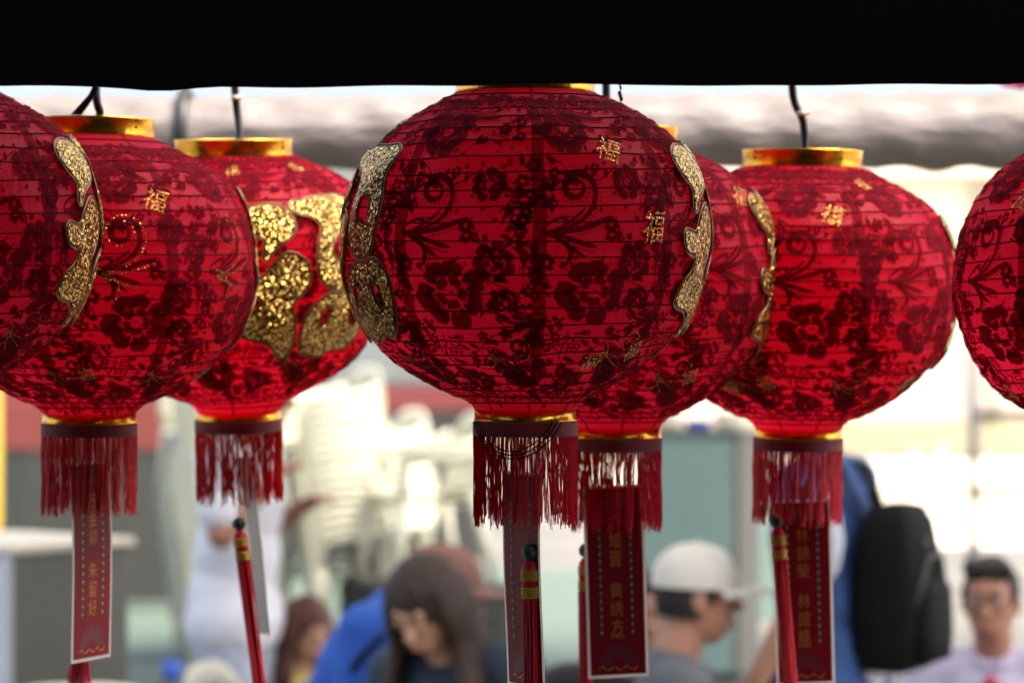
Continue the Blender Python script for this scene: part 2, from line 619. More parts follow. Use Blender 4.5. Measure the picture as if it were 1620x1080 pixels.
# far cream building
bld = empty('cream_building', (6, 47, 0), 0, 'long low cream building beyond the sunlit pavement', 'building')
m = MB(); m.box(-34, 34, 0.12, 9, 0, 4.35); m.build('wall', 'cream_wall', bld, False)
m = MB(); m.box(-34.2, 34.2, -0.25, 9.2, 4.352, 4.55); m.build('roof_edge', 'cream_wall', bld, False)
m = MB(); m.box(-34, 34, 0.0, 0.12, 0.002, 0.55); m.build('plinth', 'ochre', bld, False)
for i in range(13):
    x = -30 + i * 5.0 + 1.5
    m = MB(); m.box(x - 0.2, x + 0.2, -0.06, 0.119, 0.552, 4.35); m.build('pilaster', 'brown_paint' if i == 6 else 'cream_wall', bld, False)
for i in range(12):
    x = -30 + i * 5.0 + 4.0
    w = empty('window', (x, 0.1, 2.2)); w.parent = bld
    m = MB(); m.box(-0.7, 0.7, -0.03, 0.01, -0.6, 0.6); m.build('pane', 'pale_blue', w, False)
    m = MB()
    for (a, b, c, d) in ((-0.8, 0.8, 0.6, 0.68), (-0.8, 0.8, -0.68, -0.6), (-0.8, -0.7, -0.6, 0.6), (0.7, 0.8, -0.6, 0.6), (-0.03, 0.03, -0.6, 0.6)):
        m.box(a, b, -0.06, -0.032, c, d)
    m.build('frame', 'cream_wall', w, False)

# grey panelled wall with a red band, behind the chairs
hw = empty('panelled_wall', (-4.3, 24.0, 0), 0, 'pale grey panelled wall with a narrow red band behind the stacked chairs', 'wall')
m = MB(); m.box(-5.0, 4.05, 0.03, 0.2, 0, 3.6); m.build('backing', 'joint_grey', hw, False)
me = None
for i in range(15):
    for j in range(5):
        if me is None:
            m = MB(); m.box(-0.294, 0.294, 0, 0.028, -0.214, 0.214)
            o = m.build('panel', 'grey_panel', hw, bevel=0.006); me = o.data
        else:
            o = bpy.data.objects.new('panel', me); COL.objects.link(o); o.parent = hw
        o.location = (-4.69 + i * 0.6, random.uniform(-0.002, 0.002), 1.64 + j * 0.44)
m = MB(); m.box(-5.0, 4.05, -0.02, 0.028, 1.2, 1.39); m.build('red_band', 'red_paint', hw, False)
m = MB(); m.box(-5.0, 4.05, -0.005, 0.028, 0, 1.196); m.build('lower_board', 'dark_panel', hw, False)

hb = empty('site_hoarding', (-4.2, 19.6, 0), 0, 'dark grey hoarding with a broad red top band', 'hoarding')
for i in range(4):
    m = MB(); m.box(-3.0 + i * 1.32, -3.0 + i * 1.32 + 1.31, -0.02, 0.02, 0.05, 1.04); m.build('panel', 'dark_panel', hb, False)
m = MB(); m.box(-3.0, 2.28, -0.03, 0.03, 1.044, 1.34); m.build('red_band', 'red_paint', hb, False)
for i in range(5):
    x = -2.97 + i * 1.305
    m = MB(); m.box(x - 0.03, x + 0.03, 0.032, 0.09, 0.0, 1.3); m.build('post', 'steel', hb, False)


# ------------------------------------------------------------------ lanterns
# outline measured in pixels at 1432 px/m : (y, half width)
OUT = [(148, 112), (158, 132), (172, 158), (195, 201), (225, 236), (265, 263), (305, 277), (345, 284.5), (385, 286.5), (420, 284),
       (460, 276), (495, 263), (530, 242), (560, 213), (580, 188), (600, 158), (620, 119), (638, 86), (648, 80)]
K = 1432.0
_p = np.array([((385 - y) / K, r / K) for y, r in OUT])[::-1]          # bottom to top (z, r)
_t = np.concatenate([[0], np.cumsum(np.hypot(*np.diff(_p, axis=0).T))])


def _hermite(t, x, y):
    d = np.gradient(y, x)
    i = np.clip(np.searchsorted(x, t) - 1, 0, len(x) - 2)
    h = x[i + 1] - x[i]; q = (t - x[i]) / h
    return ((2 * q ** 3 - 3 * q ** 2 + 1) * y[i] + (q ** 3 - 2 * q ** 2 + q) * h * d[i] + (-2 * q ** 3 + 3 * q ** 2) * y[i + 1] + (q ** 3 - q ** 2) * h * d[i + 1])


_tt = np.linspace(0, _t[-1], 700)
_z, _r = _hermite(_tt, _t, _p[:, 0]), _hermite(_tt, _t, _p[:, 1])
_s = np.concatenate([[0], np.cumsum(np.hypot(np.diff(_z), np.diff(_r)))])
_s0 = np.interp(0.0, _z, _s)
B_T = _s - _s0                              # arc length from the equator, metres
BMIN, BMAX = B_T[0], B_T[-1]
_nz, _nr = -np.gradient(_r, B_T), np.gradient(_z, B_T)
REQ = 0.2
RIBSP = 0.0186
RIBS = [k * RIBSP + 0.004 for k in range(-20, 20) if BMIN + 0.008 < k * RIBSP + 0.004 < BMAX - 0.006]


NT = 2000
_bt = np.linspace(BMIN, BMAX, NT + 1)
TAB = list(zip(np.interp(_bt, B_T, _z).tolist(), np.interp(_bt, B_T, _r).tolist(), np.interp(_bt, B_T, _nz).tolist(), np.interp(_bt, B_T, _nr).tolist()))


def look(b):
    f = (min(max(b, BMIN), BMAX) - BMIN) / (BMAX - BMIN) * NT
    i = min(int(f), NT - 1)
    q = f - i
    A, B = TAB[i], TAB[i + 1]
    return [A[k] + (B[k] - A[k]) * q for k in range(4)]


def S(u, b, off=0.0, rib=True):
    """point of the lantern's cloth at angle u and arc height b, lifted by off"""
    b = min(max(b, BMIN), BMAX)
    z, r, nz, nr = look(b)
    w = max(0.0, 1 - (b / (BMAX if b > 0 else -BMIN)) ** 2)
    d = off
    if rib:
        d -= 0.0009 * w ** 0.3 * math.sin(PI * (b - 0.004) / RIBSP) ** 2
    d += w * (0.0018 * math.sin(3 * u + 7 * b) + 0.0014 * math.sin(8 * u + 40 * b) + 0.0009 * math.sin(13 * u - 60 * b))
    r += nr * d; z += nz * d
    z += 0.0085 * math.sin(u + 0.35) * w + 0.002 * math.sin(2 * u + 30 * b) * w
    return Vector((r * math.sin(u), -r * math.cos(u), z))


GORE = PI / 4
SEAM0 = rad(11)
TW = REQ * GORE                              # width of one printed gore


# ---- printed motifs: lists of (verts2d, faces) in metres
def fan(pts):
    c = np.mean(pts, axis=0)
    n = len(pts)
    return ([tuple(c)] + [tuple(p) for p in pts], [(0, 1 + i, 1 + (i + 1) % n) for i in range(n)])


def disc(x, y, r, n=6):
    return fan([(x + r * math.cos(2 * PI * k / n), y + r * math.sin(2 * PI * k / n)) for k in range(n)])


def stroke(pts, w):
    """tapered brush stroke; w list of widths"""
    pts = np.array(pts, float)
    t = np.gradient(pts, axis=0)
    t /= np.maximum(1e-9, np.hypot(t[:, 0], t[:, 1]))[:, None]
    nrm = np.stack([-t[:, 1], t[:, 0]], 1)
    w = np.array(w)[:, None] / 2
    l, r = pts + nrm * w, pts - nrm * w
    vs = [tuple(p) for p in l] + [tuple(p) for p in r]
    n = len(pts)
    return (vs, [(i, i + 1, n + i + 1, n + i) for i in range(n - 1)])


def rotp(polys, x, y, s=1.0, a=0.0, flip=False):
    ca, sa = math.cos(a), math.sin(a)
    out = []
    for vs, fs in polys:
        nv = []
        for (p, q) in vs:
            if flip: p = -p
            nv.append((x + s * (p * ca - q * sa), y + s * (p * sa + q * ca)))
        out.append((nv, fs))
    return out


def petal(a0, a1, r0, r1, ruf, rng, notch=3):
    """one petal of a rosette between two angles, ruffled outside, streaked at the base"""
    pts = []
    N = 11
    for k in range(N + 1):
        f = k / N
        a = a0 + (a1 - a0) * f
        e = math.sin(PI * f) ** 0.45
        r = r0 + (r1 - r0) * (0.5 + 0.5 * e) + ruf * math.sin(f * PI * rng.choice((3, 4, 5)) + rng.random())
        pts.append((r * math.cos(a), r * math.sin(a)))
    M = notch * 2
    for k in range(M + 1):
        f = 1 - k / M
        a = a0 + (a1 - a0) * (0.12 + 0.76 * f)
        r = r0 + (0.34 * (r1 - r0) if k % 2 else 0)
        pts.append((r * math.cos(a), r * math.sin(a)))
    c = ((r0 * 0.35 + r1 * 0.65) * math.cos((a0 + a1) / 2), (r0 * 0.35 + r1 * 0.65) * math.sin((a0 + a1) / 2))
    n = len(pts)
    return ([c] + pts, [(0, 1 + i, 1 + (i + 1) % n) for i in range(n)])


def peony(R, seed):
    rng = random.Random(seed)
    out = []
    for (k, r0, r1, ph, n) in ((7, .42, 1.0, 0.0, 4), (5, .17, .46, .5, 2)):
        for i in range(k):
            a = ph + 2 * PI * i / k + rng.uniform(-.08, .08)
            big = r1 * (1 + (rng.uniform(-.12, .10) if r1 == 1.0 else 0))
            wd = 2 * PI / k
            out.append(rotp([petal(a, a + wd + (.03 if r1 == 1.0 else -.06), R * r0, R * big, R * .03, rng, n)], 0, R * .05 * (1 - r1))[0])
    for i in range(5):
        out.append(disc(rng.uniform(-.08, .08) * R, rng.uniform(-.05, .11) * R, R * 0.025))
    return out


def scroll(dots=True, seed=1):
    """curling acanthus with its row of dots; about 0.09 wide, root at the origin"""
    fl, dt = [], []

    def curl(p0, ang, length, k0, k1, w0, w1, n=22, dot=True, bulb=0.0):
        pts, ws = [np.array(p0, float)], [w0]
        a = ang
        for i in range(1, n):
            f = i / (n - 1)
            a += (k0 + (k1 - k0) * f ** 1.6) * length / n
            pts.append(pts[-1] + np.array([math.cos(a), math.sin(a)]) * length / n)
            ws.append((w0 + (w1 - w0) * math.sin(PI * min(1, f * 0.62 + 0.05))) * (1 - 0.75 * max(0, f - 0.82) / 0.18))
        fl.append(stroke(pts, ws))
        if bulb: fl.append(disc(pts[-1][0], pts[-1][1], bulb, 9))
        if dot and dots:
            P = np.array(pts)
            for i in range(3, n - 1):
                t = P[min(i + 1, n - 1)] - P[i - 1]
                t /= np.hypot(*t)
                nn = np.array([-t[1], t[0]])
                sgn = -1 if k1 > 0 else 1
                q = P[i] + nn * sgn * 0.0066
                dt.append(disc(q[0], q[1], 0.0012, 6))

    curl((0, 0), 0.05, 0.20, 6, 112, 0.0012, 0.0080, 50, True, 0.0048)
    curl((0, -0.001), -0.05, 0.088, 6, 6, 0.001, 0.0074)
    curl((0.01, -0.002), -0.25, 0.06, -6, 14, 0.001, 0.0064)
    curl((0.004, -0.003), -0.35, 0.055, -12, 8, 0.001, 0.0058, 18, False)
    curl((0.0, -0.003), -0.15, 0.062, -10, -95, 0.001, 0.0064, 24, True, 0.0042)
    curl((0.012, 0.002), 0.35, 0.05, 8, 14, 0.001, 0.0042, 16, False)
    curl((-0.002, 0.003), 0.75, 0.040, -15, -30, 0.001, 0.0042, 16, False)
    return fl, dt


def leaf(x, y, L, W, a):
    pts = []
    for k in range(7):
        f = k / 6
        pts.append((L * f, W * math.sin(PI * f ** 0.8)))
    for k in range(5, 0, -1):
        f = k / 6
        pts.append((L * f, -W * 0.8 * math.sin(PI * f)))
    return rotp([fan(pts)], x, y, 1, a)[0]


def blossom(x, y, R, seed):
    rng = random.Random(seed)
    out = []
    a0 = rng.random() * 6
    for i in range(5):
        a = a0 + 2 * PI * i / 5
        out.append(fan([(x + R * 0.62 * math.cos(a) + R * 0.40 * math.cos(b) * (1 + .2 * math.sin(3 * b)),
                         y + R * 0.62 * math.sin(a) + R * 0.40 * math.sin(b)) for b in [2 * PI * k / 8 for k in range(8)]]))
    return out


def spray(seed, n=5, L=0.05):
    """twig with small blossoms, buds and leaves, growing along +x"""
    rng = random.Random(seed)
    out = []
    pts = [(L * k / 8, 0.006 * math.sin(k * 0.7 + seed)) for k in range(9)]
    out.append(stroke(pts, [0.0014] * 9))
    for i in range(n):
        f = (i + 0.5) / n
        x, y = L * f, rng.choice((-1, 1)) * rng.uniform(0.003, 0.011)
        k = rng.random()
        if k < 0.5:
            out += blossom(x, y, rng.uniform(0.0050, 0.0085), seed * 9 + i)
        elif k < 0.8:
            out.append(leaf(x, y * 0.3, rng.uniform(.010, .017), .0035, rng.uniform(-1.2, 1.2) + (PI if rng.random() < .3 else 0)))
        else:
            out.append(disc(x, y, rng.uniform(.0022, .0034), 7))
        out.append(leaf(x, y * 0.5, rng.uniform(.007, .012), .0028, rng.uniform(-2.5, 2.5)))
    return out


FUV, FUF = glyph('福')


def fu(x, y, s, a=0.0, squeeze=1.0):
    v = FUV * s
    v = v * np.array([squeeze, 1.0])
    v = v + np.array([v[:, 1] * 0.18, v[:, 0] * 0.0]).T
    return rotp([([tuple(p) for p in v], FUF)], x, y, 1, a)


flock, gold, dotsd, dotsg, dotm = [], [], [], [], []


def px(x, y):            # photograph pixel on the middle lantern's right gore to gore metres
    return ((x - 857) / K * 1.03, (385 - y) / K * 1.06)


def put(lst, polys, x, y, s=1.0, a=0.0, flip=False):
    lst += rotp(polys, x, y, s, a, flip)


put(flock, peony(0.040, 3), *px(940, 455))
put(flock, peony(0.033, 5), *px(905, 212))
put(flock, peony(0.030, 8), *px(843, 602), a=0.5)
put(flock, peony(0.024, 12), *px(1010, 412), a=0.9)
put(flock, peony(0.020, 14), *px(1000, 300), a=0.2)
put(flock, peony(0.024, 16), *px(930, 622), a=0.2)
put(flock, peony(0.022, 17), *px(1020, 610), a=1.2)
sf, sd = scroll(True, 1)
put(flock, sf, *px(862, 366), s=0.92); put(dotm, sd, *px(862, 366), s=0.92)
put(flock, sf, *px(905, 170), s=0.82, a=-0.35, flip=False); put(dotsd, sd, *px(905, 170), s=0.82, a=-0.35)
put(flock, sf, *px(1085, 492), s=0.72, a=0.5, flip=True); put(dotsd, sd, *px(1085, 492), s=0.72, a=0.5, flip=True)
put(flock, sf, *px(980, 540), s=0.6, a=-0.9, flip=False); put(dotsg, sd, *px(980, 540), s=0.6, a=-0.9)
put(flock, sf, *px(1040, 590), s=0.55, a=0.2, flip=True)
for (x, y, a, sd_, L, s) in ((905, 292, 0.1, 2, .06, 1), (975, 345, -1.2, 3, .05, 1.1), (940, 545, 0.3, 4, .06, 1.1), (1000, 430, -0.9, 5, .05, 1.1),
                             (1030, 290, -1.4, 6, .05, 1.1), (870, 545, -0.6, 7, .05, 1.2), (875, 480, -1.9, 8, .045, 1), (1050, 440, -1.5, 9, .05, 1.1),
                             (985, 470, -0.4, 10, .05, 1), (880, 250, -1.2, 11, .045, 1), (960, 235, 0.2, 12, .05, 1.1), (1030, 350, -1.1, 13, .05, 1.2),
                             (885, 185, 2.6, 14, .045, 1.1), (1010, 190, -0.5, 15, .05, 1.2), (940, 575, -0.2, 16, .06, 1.2), (880, 620, 0.2, 17, .05, 1.2),
                             (975, 585, 0.3, 18, .06, 1.2), (1040, 545, 0.6, 19, .05, 1.2), (900, 410, -1.5, 20, .035, .9), (870, 300, -1.6, 21, .03, .9),
                             (1060, 380, -1.3, 22, .045, 1.2), (860, 160, 0.2, 23, .06, 1.2), (950, 150, 0.1, 24, .06, 1.2), (1020, 155, 0.1, 25, .06, 1.2),
                             (870, 640, 0.1, 26, .06, 1.2), (960, 648, 0.1, 27, .06, 1.2), (1030, 640, 0.1, 28, .06, 1.2), (1050, 250, -1.2, 29, .05, 1.2),
                             (1065, 300, -1.7, 31, .05, 1.1), (870, 668, 0.1, 32, .06, 1.2), (960, 672, 0.1, 33, .06, 1.2), (1030, 668, 0.1, 34, .06, 1.2),
                             (870, 695, 0.1, 35, .06, 1.1), (970, 695, 0.0, 36, .06, 1.1), (860, 128, 0.2, 37, .06, 1.2), (950, 124, 0.1, 38, .06, 1.2),
                             (1030, 130, 0.1, 39, .06, 1.2)):
    if sd_ in (8, 20): continue
    put(flock, spray(sd_, 5, L), *px(x, y), s=s, a=a)
frng = random.Random(21)
for _ in range(150):
    fx, fb = frng.uniform(0, TW), frng.uniform(-.235, .2)
    k_ = frng.random()
    if k_ < .45: flock.append(leaf(fx, fb, frng.uniform(.005, .011), frng.uniform(.0015, .0028), frng.uniform(0, 6.28)))
    elif k_ < .75: flock.append(disc(fx, fb, frng.uniform(.0008, .0020), 6))
    else: flock += blossom(fx, fb, frng.uniform(.003, .0052), _)
put(flock, fu(0, 0, 0.030), *px(915, 538), a=-0.1)
put(flock, fu(0, 0, 0.026), *px(1062, 415), a=0.1)
put(flock, fu(0, 0, 0.040, 0, .8), *px(1040, 330), a=-0.05)
put(gold, fu(0, 0, 0.027), *px(966, 574), a=0.1)
put(gold, fu(0, 0, 0.034, 0, .9), *px(1044, 362), a=-0.05)
put(gold, fu(0, 0, 0.030), *px(976, 250), a=-0.3)
put(gold, fu(0, 0, 0.028), *px(880, 165), a=0.2)
put(gold, fu(0, 0, 0.024), *px(1055, 560), a=0.3)


def on_gores(lists, off0, jit, keep=None, da=0.0, db=0.0):
    """map printed motifs onto every gore of the lantern"""
    m = MB()
    i = 0
    for g in range(8):
        for qi, (vs, fs) in enumerate(lists):
            i += 1
            if keep is not None and len(vs) > 20 and not keep(g, qi): continue
            off = off0 + (i * 7 % 17) * jit
            vv = []
            for (a, b) in vs:
                a, b = a + da, b + db
                r = look(b)[1]
                u = SEAM0 + g * GORE + a / (0.75 * REQ + 0.25 * r)
                vv.append(S(u, b, off))
            m.add(vv, fs)
    return m


def silk_mesh():
    NU, NB = 240, 110
    m = MB()
    us = [2 * PI * i / NU for i in range(NU)]
    bs = [BMIN + (BMAX - BMIN) * j / NB for j in range(NB + 1)]
    m.v = [tuple(S(u, b)) for b in bs for u in us]
    m.f = [(j * NU + i, j * NU + (i + 1) % NU, (j + 1) * NU + (i + 1) % NU, (j + 1) * NU + i) for j in range(NB) for i in range(NU)]
    me = m.mesh('shade', 'silk')
    uvl = me.uv_layers.new(name='cloth')
    for poly in me.polygons:
        for li, vi in zip(poly.loop_indices, poly.vertices):
            i, j = vi % NU, vi // NU
            uu = i / NU
            if i == 0 and any(v % NU == NU - 1 for v in poly.vertices): uu = 1.0
            uvl.data[li].uv = (uu, bs[j] * 4)
    return me


# ---- the big glitter character, drawn by hand: outlines in a -0.5..0.5 box (x right, y up)
def smooth_loop(pts, n=4):
    P = np.array(pts, float); out = []
    k = len(P)
    for i in range(k):
        p0, p1, p2, p3 = P[i - 1], P[i], P[(i + 1) % k], P[(i + 2) % k]
        for j in range(n):
            t = j / n
            out.append(0.5 * ((2 * p1) + (-p0 + p2) * t + (2 * p0 - 5 * p1 + 4 * p2 - p3) * t * t + (-p0 + 3 * p1 - 3 * p2 + p3) * t ** 3))
    return np.array(out)


FU_BIG = [  # (outer, [holes])
    ([(-.47, .36), (-.40, .42), (-.24, .43), (-.13, .40), (-.09, .30), (-.13, .23), (-.24, .18), (-.30, .12), (-.33, .14), (-.31, .22), (-.40, .28)], []),
    ([(-.19, .14), (-.12, .14), (-.03, .09), (-.01, .01), (-.05, -.06), (-.13, -.13), (-.11, -.22), (-.10, -.34), (-.13, -.44), (-.19, -.46), (-.25, -.38),
      (-.33, -.33), (-.44, -.31), (-.50, -.27), (-.47, -.19), (-.38, -.14), (-.35, -.08), (-.46, -.05), (-.49, .0), (-.46, .045), (-.34, .03), (-.27, .09)], []),
    ([(-.06, .45), (.02, .45), (.12, .47), (.26, .47), (.40, .47), (.47, .43), (.44, .38), (.42, .30), (.44, .18), (.40, .03), (.32, -.05), (.20, -.07), (.10, -.03),
      (.05, .06), (.07, .18), (.12, .28), (.06, .34), (-.03, .36), (-.09, .40)],
     [[(.18, .15), (.25, .22), (.31, .22), (.31, .13), (.27, .08), (.20, .10)]]),
    ([(.14, -.09), (.26, -.08), (.40, -.07), (.49, -.14), (.50, -.28), (.46, -.38), (.38, -.42), (.28, -.41), (.18, -.45), (.08, -.44), (-.02, -.42), (-.05, -.33), (-.04, -.22), (.03, -.14)],
     [[(.12, -.17), (.19, -.17), (.155, -.22), (.11, -.27), (.085, -.25)], [(.33, -.16), (.385, -.20), (.40, -.28), (.36, -.27), (.335, -.22)]]),
]
FUW, FUH = 0.188, 0.238


def patch(outer, holes, u0, off, thick):
    """cut the outline out of a sheet, bend it round the lantern and give it thickness"""
    bm = bmesh.new()
    edges = []
    for loop in [outer] + holes:
        vs = [bm.verts.new((p[0], p[1], 0)) for p in loop]
        edges += [bm.edges.new((vs[i], vs[(i + 1) % len(vs)])) for i in range(len(vs))]
    bmesh.ops.triangle_fill(bm, edges=edges, use_beauty=True)
    for k in range(-16, 17):
        for (co, no) in (((k * .007, 0, 0), (1, 0, 0)), ((0, k * .007, 0), (0, 1, 0))):
            bmesh.ops.bisect_plane(bm, geom=list(bm.verts) + list(bm.edges) + list(bm.faces), plane_co=co, plane_no=no, dist=1e-6)
    bmesh.ops.recalc_face_normals(bm, faces=bm.faces)
    if sum(f.normal.z for f in bm.faces) < 0:
        bmesh.ops.reverse_faces(bm, faces=bm.faces)
    ret = bmesh.ops.extrude_face_region(bm, geom=list(bm.faces))
    up = {v for v in ret['geom'] if isinstance(v, bmesh.types.BMVert)}
    for v in bm.verts:
        a, b = v.co.x, v.co.y
        v.co = S(u0 + a / REQ, b + 0.002, off + (thick if v in up else 0.0), False)
    bmesh.ops.recalc_face_normals(bm, faces=bm.faces)
    return bm


def inset(loop, d):
    P = np.array(loop); t = np.roll(P, -1, 0) - np.roll(P, 1, 0)
    t /= np.hypot(t[:, 0], t[:, 1])[:, None]
    area = np.sum(P[:, 0] * np.roll(P[:, 1], -1) - np.roll(P[:, 0], -1) * P[:, 1])
    nn = np.stack([-t[:, 1], t[:, 0]], 1) * (1 if area > 0 else -1)
    return P + nn * d


def bm_obj(bm, name, mat, parent):
    me = bpy.data.meshes.new(name)
    bm.to_mesh(me); bm.free()
    me.materials.append(MATS[mat])
    o = bpy.data.objects.new(name, me); COL.objects.link(o); o.parent = parent
    return o


def fringe_mb(R, z0, L, n, seed):
    rng = random.Random(seed)
    m = MB()
    clump = [rng.uniform(0, 2 * PI) for _ in range(44)]
    for i in range(n):
        a = 2 * PI * i / n + rng.uniform(-.02, .02)
        near = min(clump, key=lambda c: abs((c - a + PI) % (2 * PI) - PI))
        dlt = (near - a + PI) % (2 * PI) - PI
        pull = rng.uniform(0.1, 0.75) * dlt
        ln = L * rng.uniform(0.88, 1.06)
        if rng.random() < 0.06: ln *= rng.uniform(.6, .9)
        rr = R - rng.uniform(0, .0025)
        ph, am = rng.uniform(0, 6), rng.uniform(0.0, 0.012)
        pts, rs = [], []
        th = rng.uniform(.0004, .00072)
        for k in range(8):
            f = k / 7
            aa = a + pull * f ** 0.8 + am * math.sin(f * 7 + ph) + rng.uniform(-.006, .006)
            r2 = rr + 0.002 * math.sin(f * 4 + ph) + rng.uniform(-.0004, .0004)
            pts.append((r2 * math.sin(aa), -r2 * math.cos(aa), z0 - ln * f))
            rs.append(th * (1.0 + .25 * math.sin(9 * f + ph)))
        m.tube(pts, rs, 3, cap=False)
    return m


ZT = float(_z[-1]); ZB = float(_z[0])
RT, RB = 0.0770, 0.0563


def make_lantern():
    root = empty('lantern')
    o = bpy.data.objects.new('shade', silk_mesh()); COL.objects.link(o); o.parent = root
    shade = o
    on_gores(flock + dotsd + dotm, 0.0009, 0.00006).build('flock_print', 'flock', shade, False)
    on_gores(gold + dotsg, 0.0021, 0.00003, lambda g, q: (g == 6 and q != 3) or (g * 5 + q * 3) % 7 == 1).build('gold_print', 'gold_print', shade, False)
    for g in range(8):
        m = MB()
        vs, fs = [], []
        nb = 90
        for j in range(nb + 1):
            b = BMIN + (BMAX - BMIN) * j / nb
            wv = 0.0008 * math.sin(b * 60 + g)
            for a in (-0.0075, -0.0025, 0.0025, 0.0075):
                vs.append(S(SEAM0 + g * GORE + (a * (1 if abs(b) < .18 else .6) + wv) / REQ, b, 0.0006))
        for j in range(nb):
            for k in range(3):
                q = j * 4 + k
                fs.append((q, q + 1, q + 5, q + 4))
        m.add(vs, fs); m.build('seam', 'seam', shade)
    for b in RIBS:
        m = MB()
        n = 72
        ja, jb, jp = random.uniform(0, .0011), random.uniform(-.0011, .0011), random.uniform(0, 6)
        pts = [S(2 * PI * k / n, b + jb + ja * math.sin(2 * PI * k / n * 2 + jp), 0.0006, False) for k in range(n + 1)]
        m.tube(pts, 0.00076, 4, cap=False)
        m.build('rib', 'rib_wire', shade)
    for k, uo in enumerate((0.0, rad(-157))):
        ch = empty('glitter_character'); ch.parent = root
        for (outer, holes) in FU_BIG:
            sc = np.array([FUW, FUH])
            oo = inset(smooth_loop(outer, 4) * sc, -0.0018)
            hh = [smooth_loop(h, 3) * sc for h in holes]
            st = bm_obj(patch(oo, hh, uo, 0.0026, 0.0012), 'stroke', 'applique_base', ch)
            rim = MB()
            for lp in [oo] + hh:
                pts = [S(uo + p[0] / REQ, p[1] + 0.002, 0.0042, False) for p in lp]
                rim.tube(pts + [pts[0]], 0.0009, 5, cap=False)
            rim.build('edging', 'applique_edge', st)
            oi = inset(oo, 0.0034); hi = [inset(h, -0.0026) for h in hh]
            bm_obj(patch(oi, hi, uo, 0.0040, 0.0012), 'glitter', 'glitter', st)
    # rings
    m = MB(); h = 0.0235
    m.lathe([(RT - .003, ZT - .001), (RT, ZT - .001), (RT + .0006, ZT + .0005), (RT + .0003, ZT + .003), (RT, ZT + .006), (RT, ZT + h - .004),
             (RT + .0006, ZT + h - .002), (RT + .0008, ZT + h), (RT - .0016, ZT + h), (RT - .003, ZT + h - .003)], 72)
    top = m.build('top_ring', 'gold_band', root)
    m = MB()
    m.tube([(-RT + .004, 0, ZT + .004), (RT - .004, 0, ZT + .004)], .0018, 6)
    m.tube([(0, -RT + .004, ZT + .004), (0, RT - .004, ZT + .004)], .0018, 6)
    m.build('cross_wire', 'rib_wire', top)
    for a in (0.5, 1.9, 3.6, 5.2):
        m = MB()
        p = Vector(((RT + .0006) * math.sin(a), -(RT + .0006) * math.cos(a), ZT + .011))
        m.ball(p, .0017, 8)
        m.tube([p + Vector((0, 0, .012)) * k / 4 + Vector((.0022 * math.sin(k), 0, 0)) for k in range(5)], .0005, 4)
        m.build('rivet', 'rib_wire', top)
    m = MB(); h = 0.013
    m.lathe([(RB - .003, ZB - h), (RB, ZB - h), (RB + .0008, ZB - h + .002), (RB, ZB - h + .004), (RB, ZB), (RB - .003, ZB)], 60)
    bot = m.build('bottom_ring', 'gold_band', root)
    m = MB()
    m.tube([(-RB + .003, 0, ZB - .006), (RB - .003, 0, ZB - .006)], .0016, 6); m.build('cross_wire', 'rib_wire', bot)
    m = MB(); z1 = ZB - h - .0002; h2 = .0155
    prof = [(RB - .0025, z1 - h2), (RB + .0010, z1 - h2)]
    for k in range(4):
        zz = z1 - h2 + h2 * (k + .5) / 4
        prof += [(RB + .0022, zz), (RB + .0012, zz + h2 / 8)]
    prof += [(RB - .0025, z1)]
    m.lathe(prof, 90)
    br = m.build('braid', 'braid', root)
    fm = fringe_mb(RB, z1 - h2 + .003, 0.099, 430, 5)
    fr = fm.build('fringe', 'thread', br, False)
    tag(fr, kind='stuff')
    return root


def make_tassel(parent, loc, tilt=(0, 0), top=(0, 0, ZB - .006), L=0.30, seed=1):
    """jade bead, bound head and long skirt hanging under the lantern"""
    rng = random.Random(seed)
    t = empty('tassel', loc); t.parent = parent
    t.rotation_euler = (tilt[0], tilt[1], 0)
    R = Matrix.Rotation(tilt[1], 4, 'Y') @ Matrix.Rotation(tilt[0], 4, 'X')
    tp = t.rotation_euler.to_matrix().inverted() @ (Vector(top) - Vector(loc))
    m = MB(); m.tube([(0, 0, .0), tp], .0007, 5); m.build('cord', 'thread', t)
    m = MB(); m.ball((0, 0, 0), .0093, 18); m.build('bead', 'jade', t)
    m = MB(); z = -.0085
    m.lathe([(.0001, z), (.005, z - .001), (.0088, z - .007), (.0092, z - .014), (.0092, z - .044), (.0001, z - .044)], 24, False); m.build('head', 'thread', t)
    m = MB()
    for zz in [z - .012 - .0024 * k for k in range(5)] + [z - .031 - .0024 * k for k in range(5)]:
        m.lathe([(.0092, zz - .0012), (.0104, zz - .0006), (.0104, zz + .0006), (.0092, zz + .0012)], 22)
    m.build('binding', 'gold_cord', t)
    m = MB()
    for i in range(74):
        a, rr = rng.uniform(0, 2 * PI), .0090 * math.sqrt(rng.random())
        ph = rng.uniform(0, 6)
        ln = L * rng.uniform(.88, 1.04)
        pts = []
        for k in range(9):
            f = k / 8
            e = 1 + .35 * f - .25 * math.sin(PI * f)
            pts.append((rr * math.cos(a) * e + .0012 * math.sin(5 * f + ph) + .004 * f * f * math.sin(ph), rr * math.sin(a) * e + .0012 * math.cos(4 * f + ph), z - .043 - ln * f))
        m.tube(pts, .00075, 3, cap=False)
    tag(m.build('skirt', 'thread', t, False), kind='stuff')
    return t


TAGW, TAGH = 0.0765, 0.240


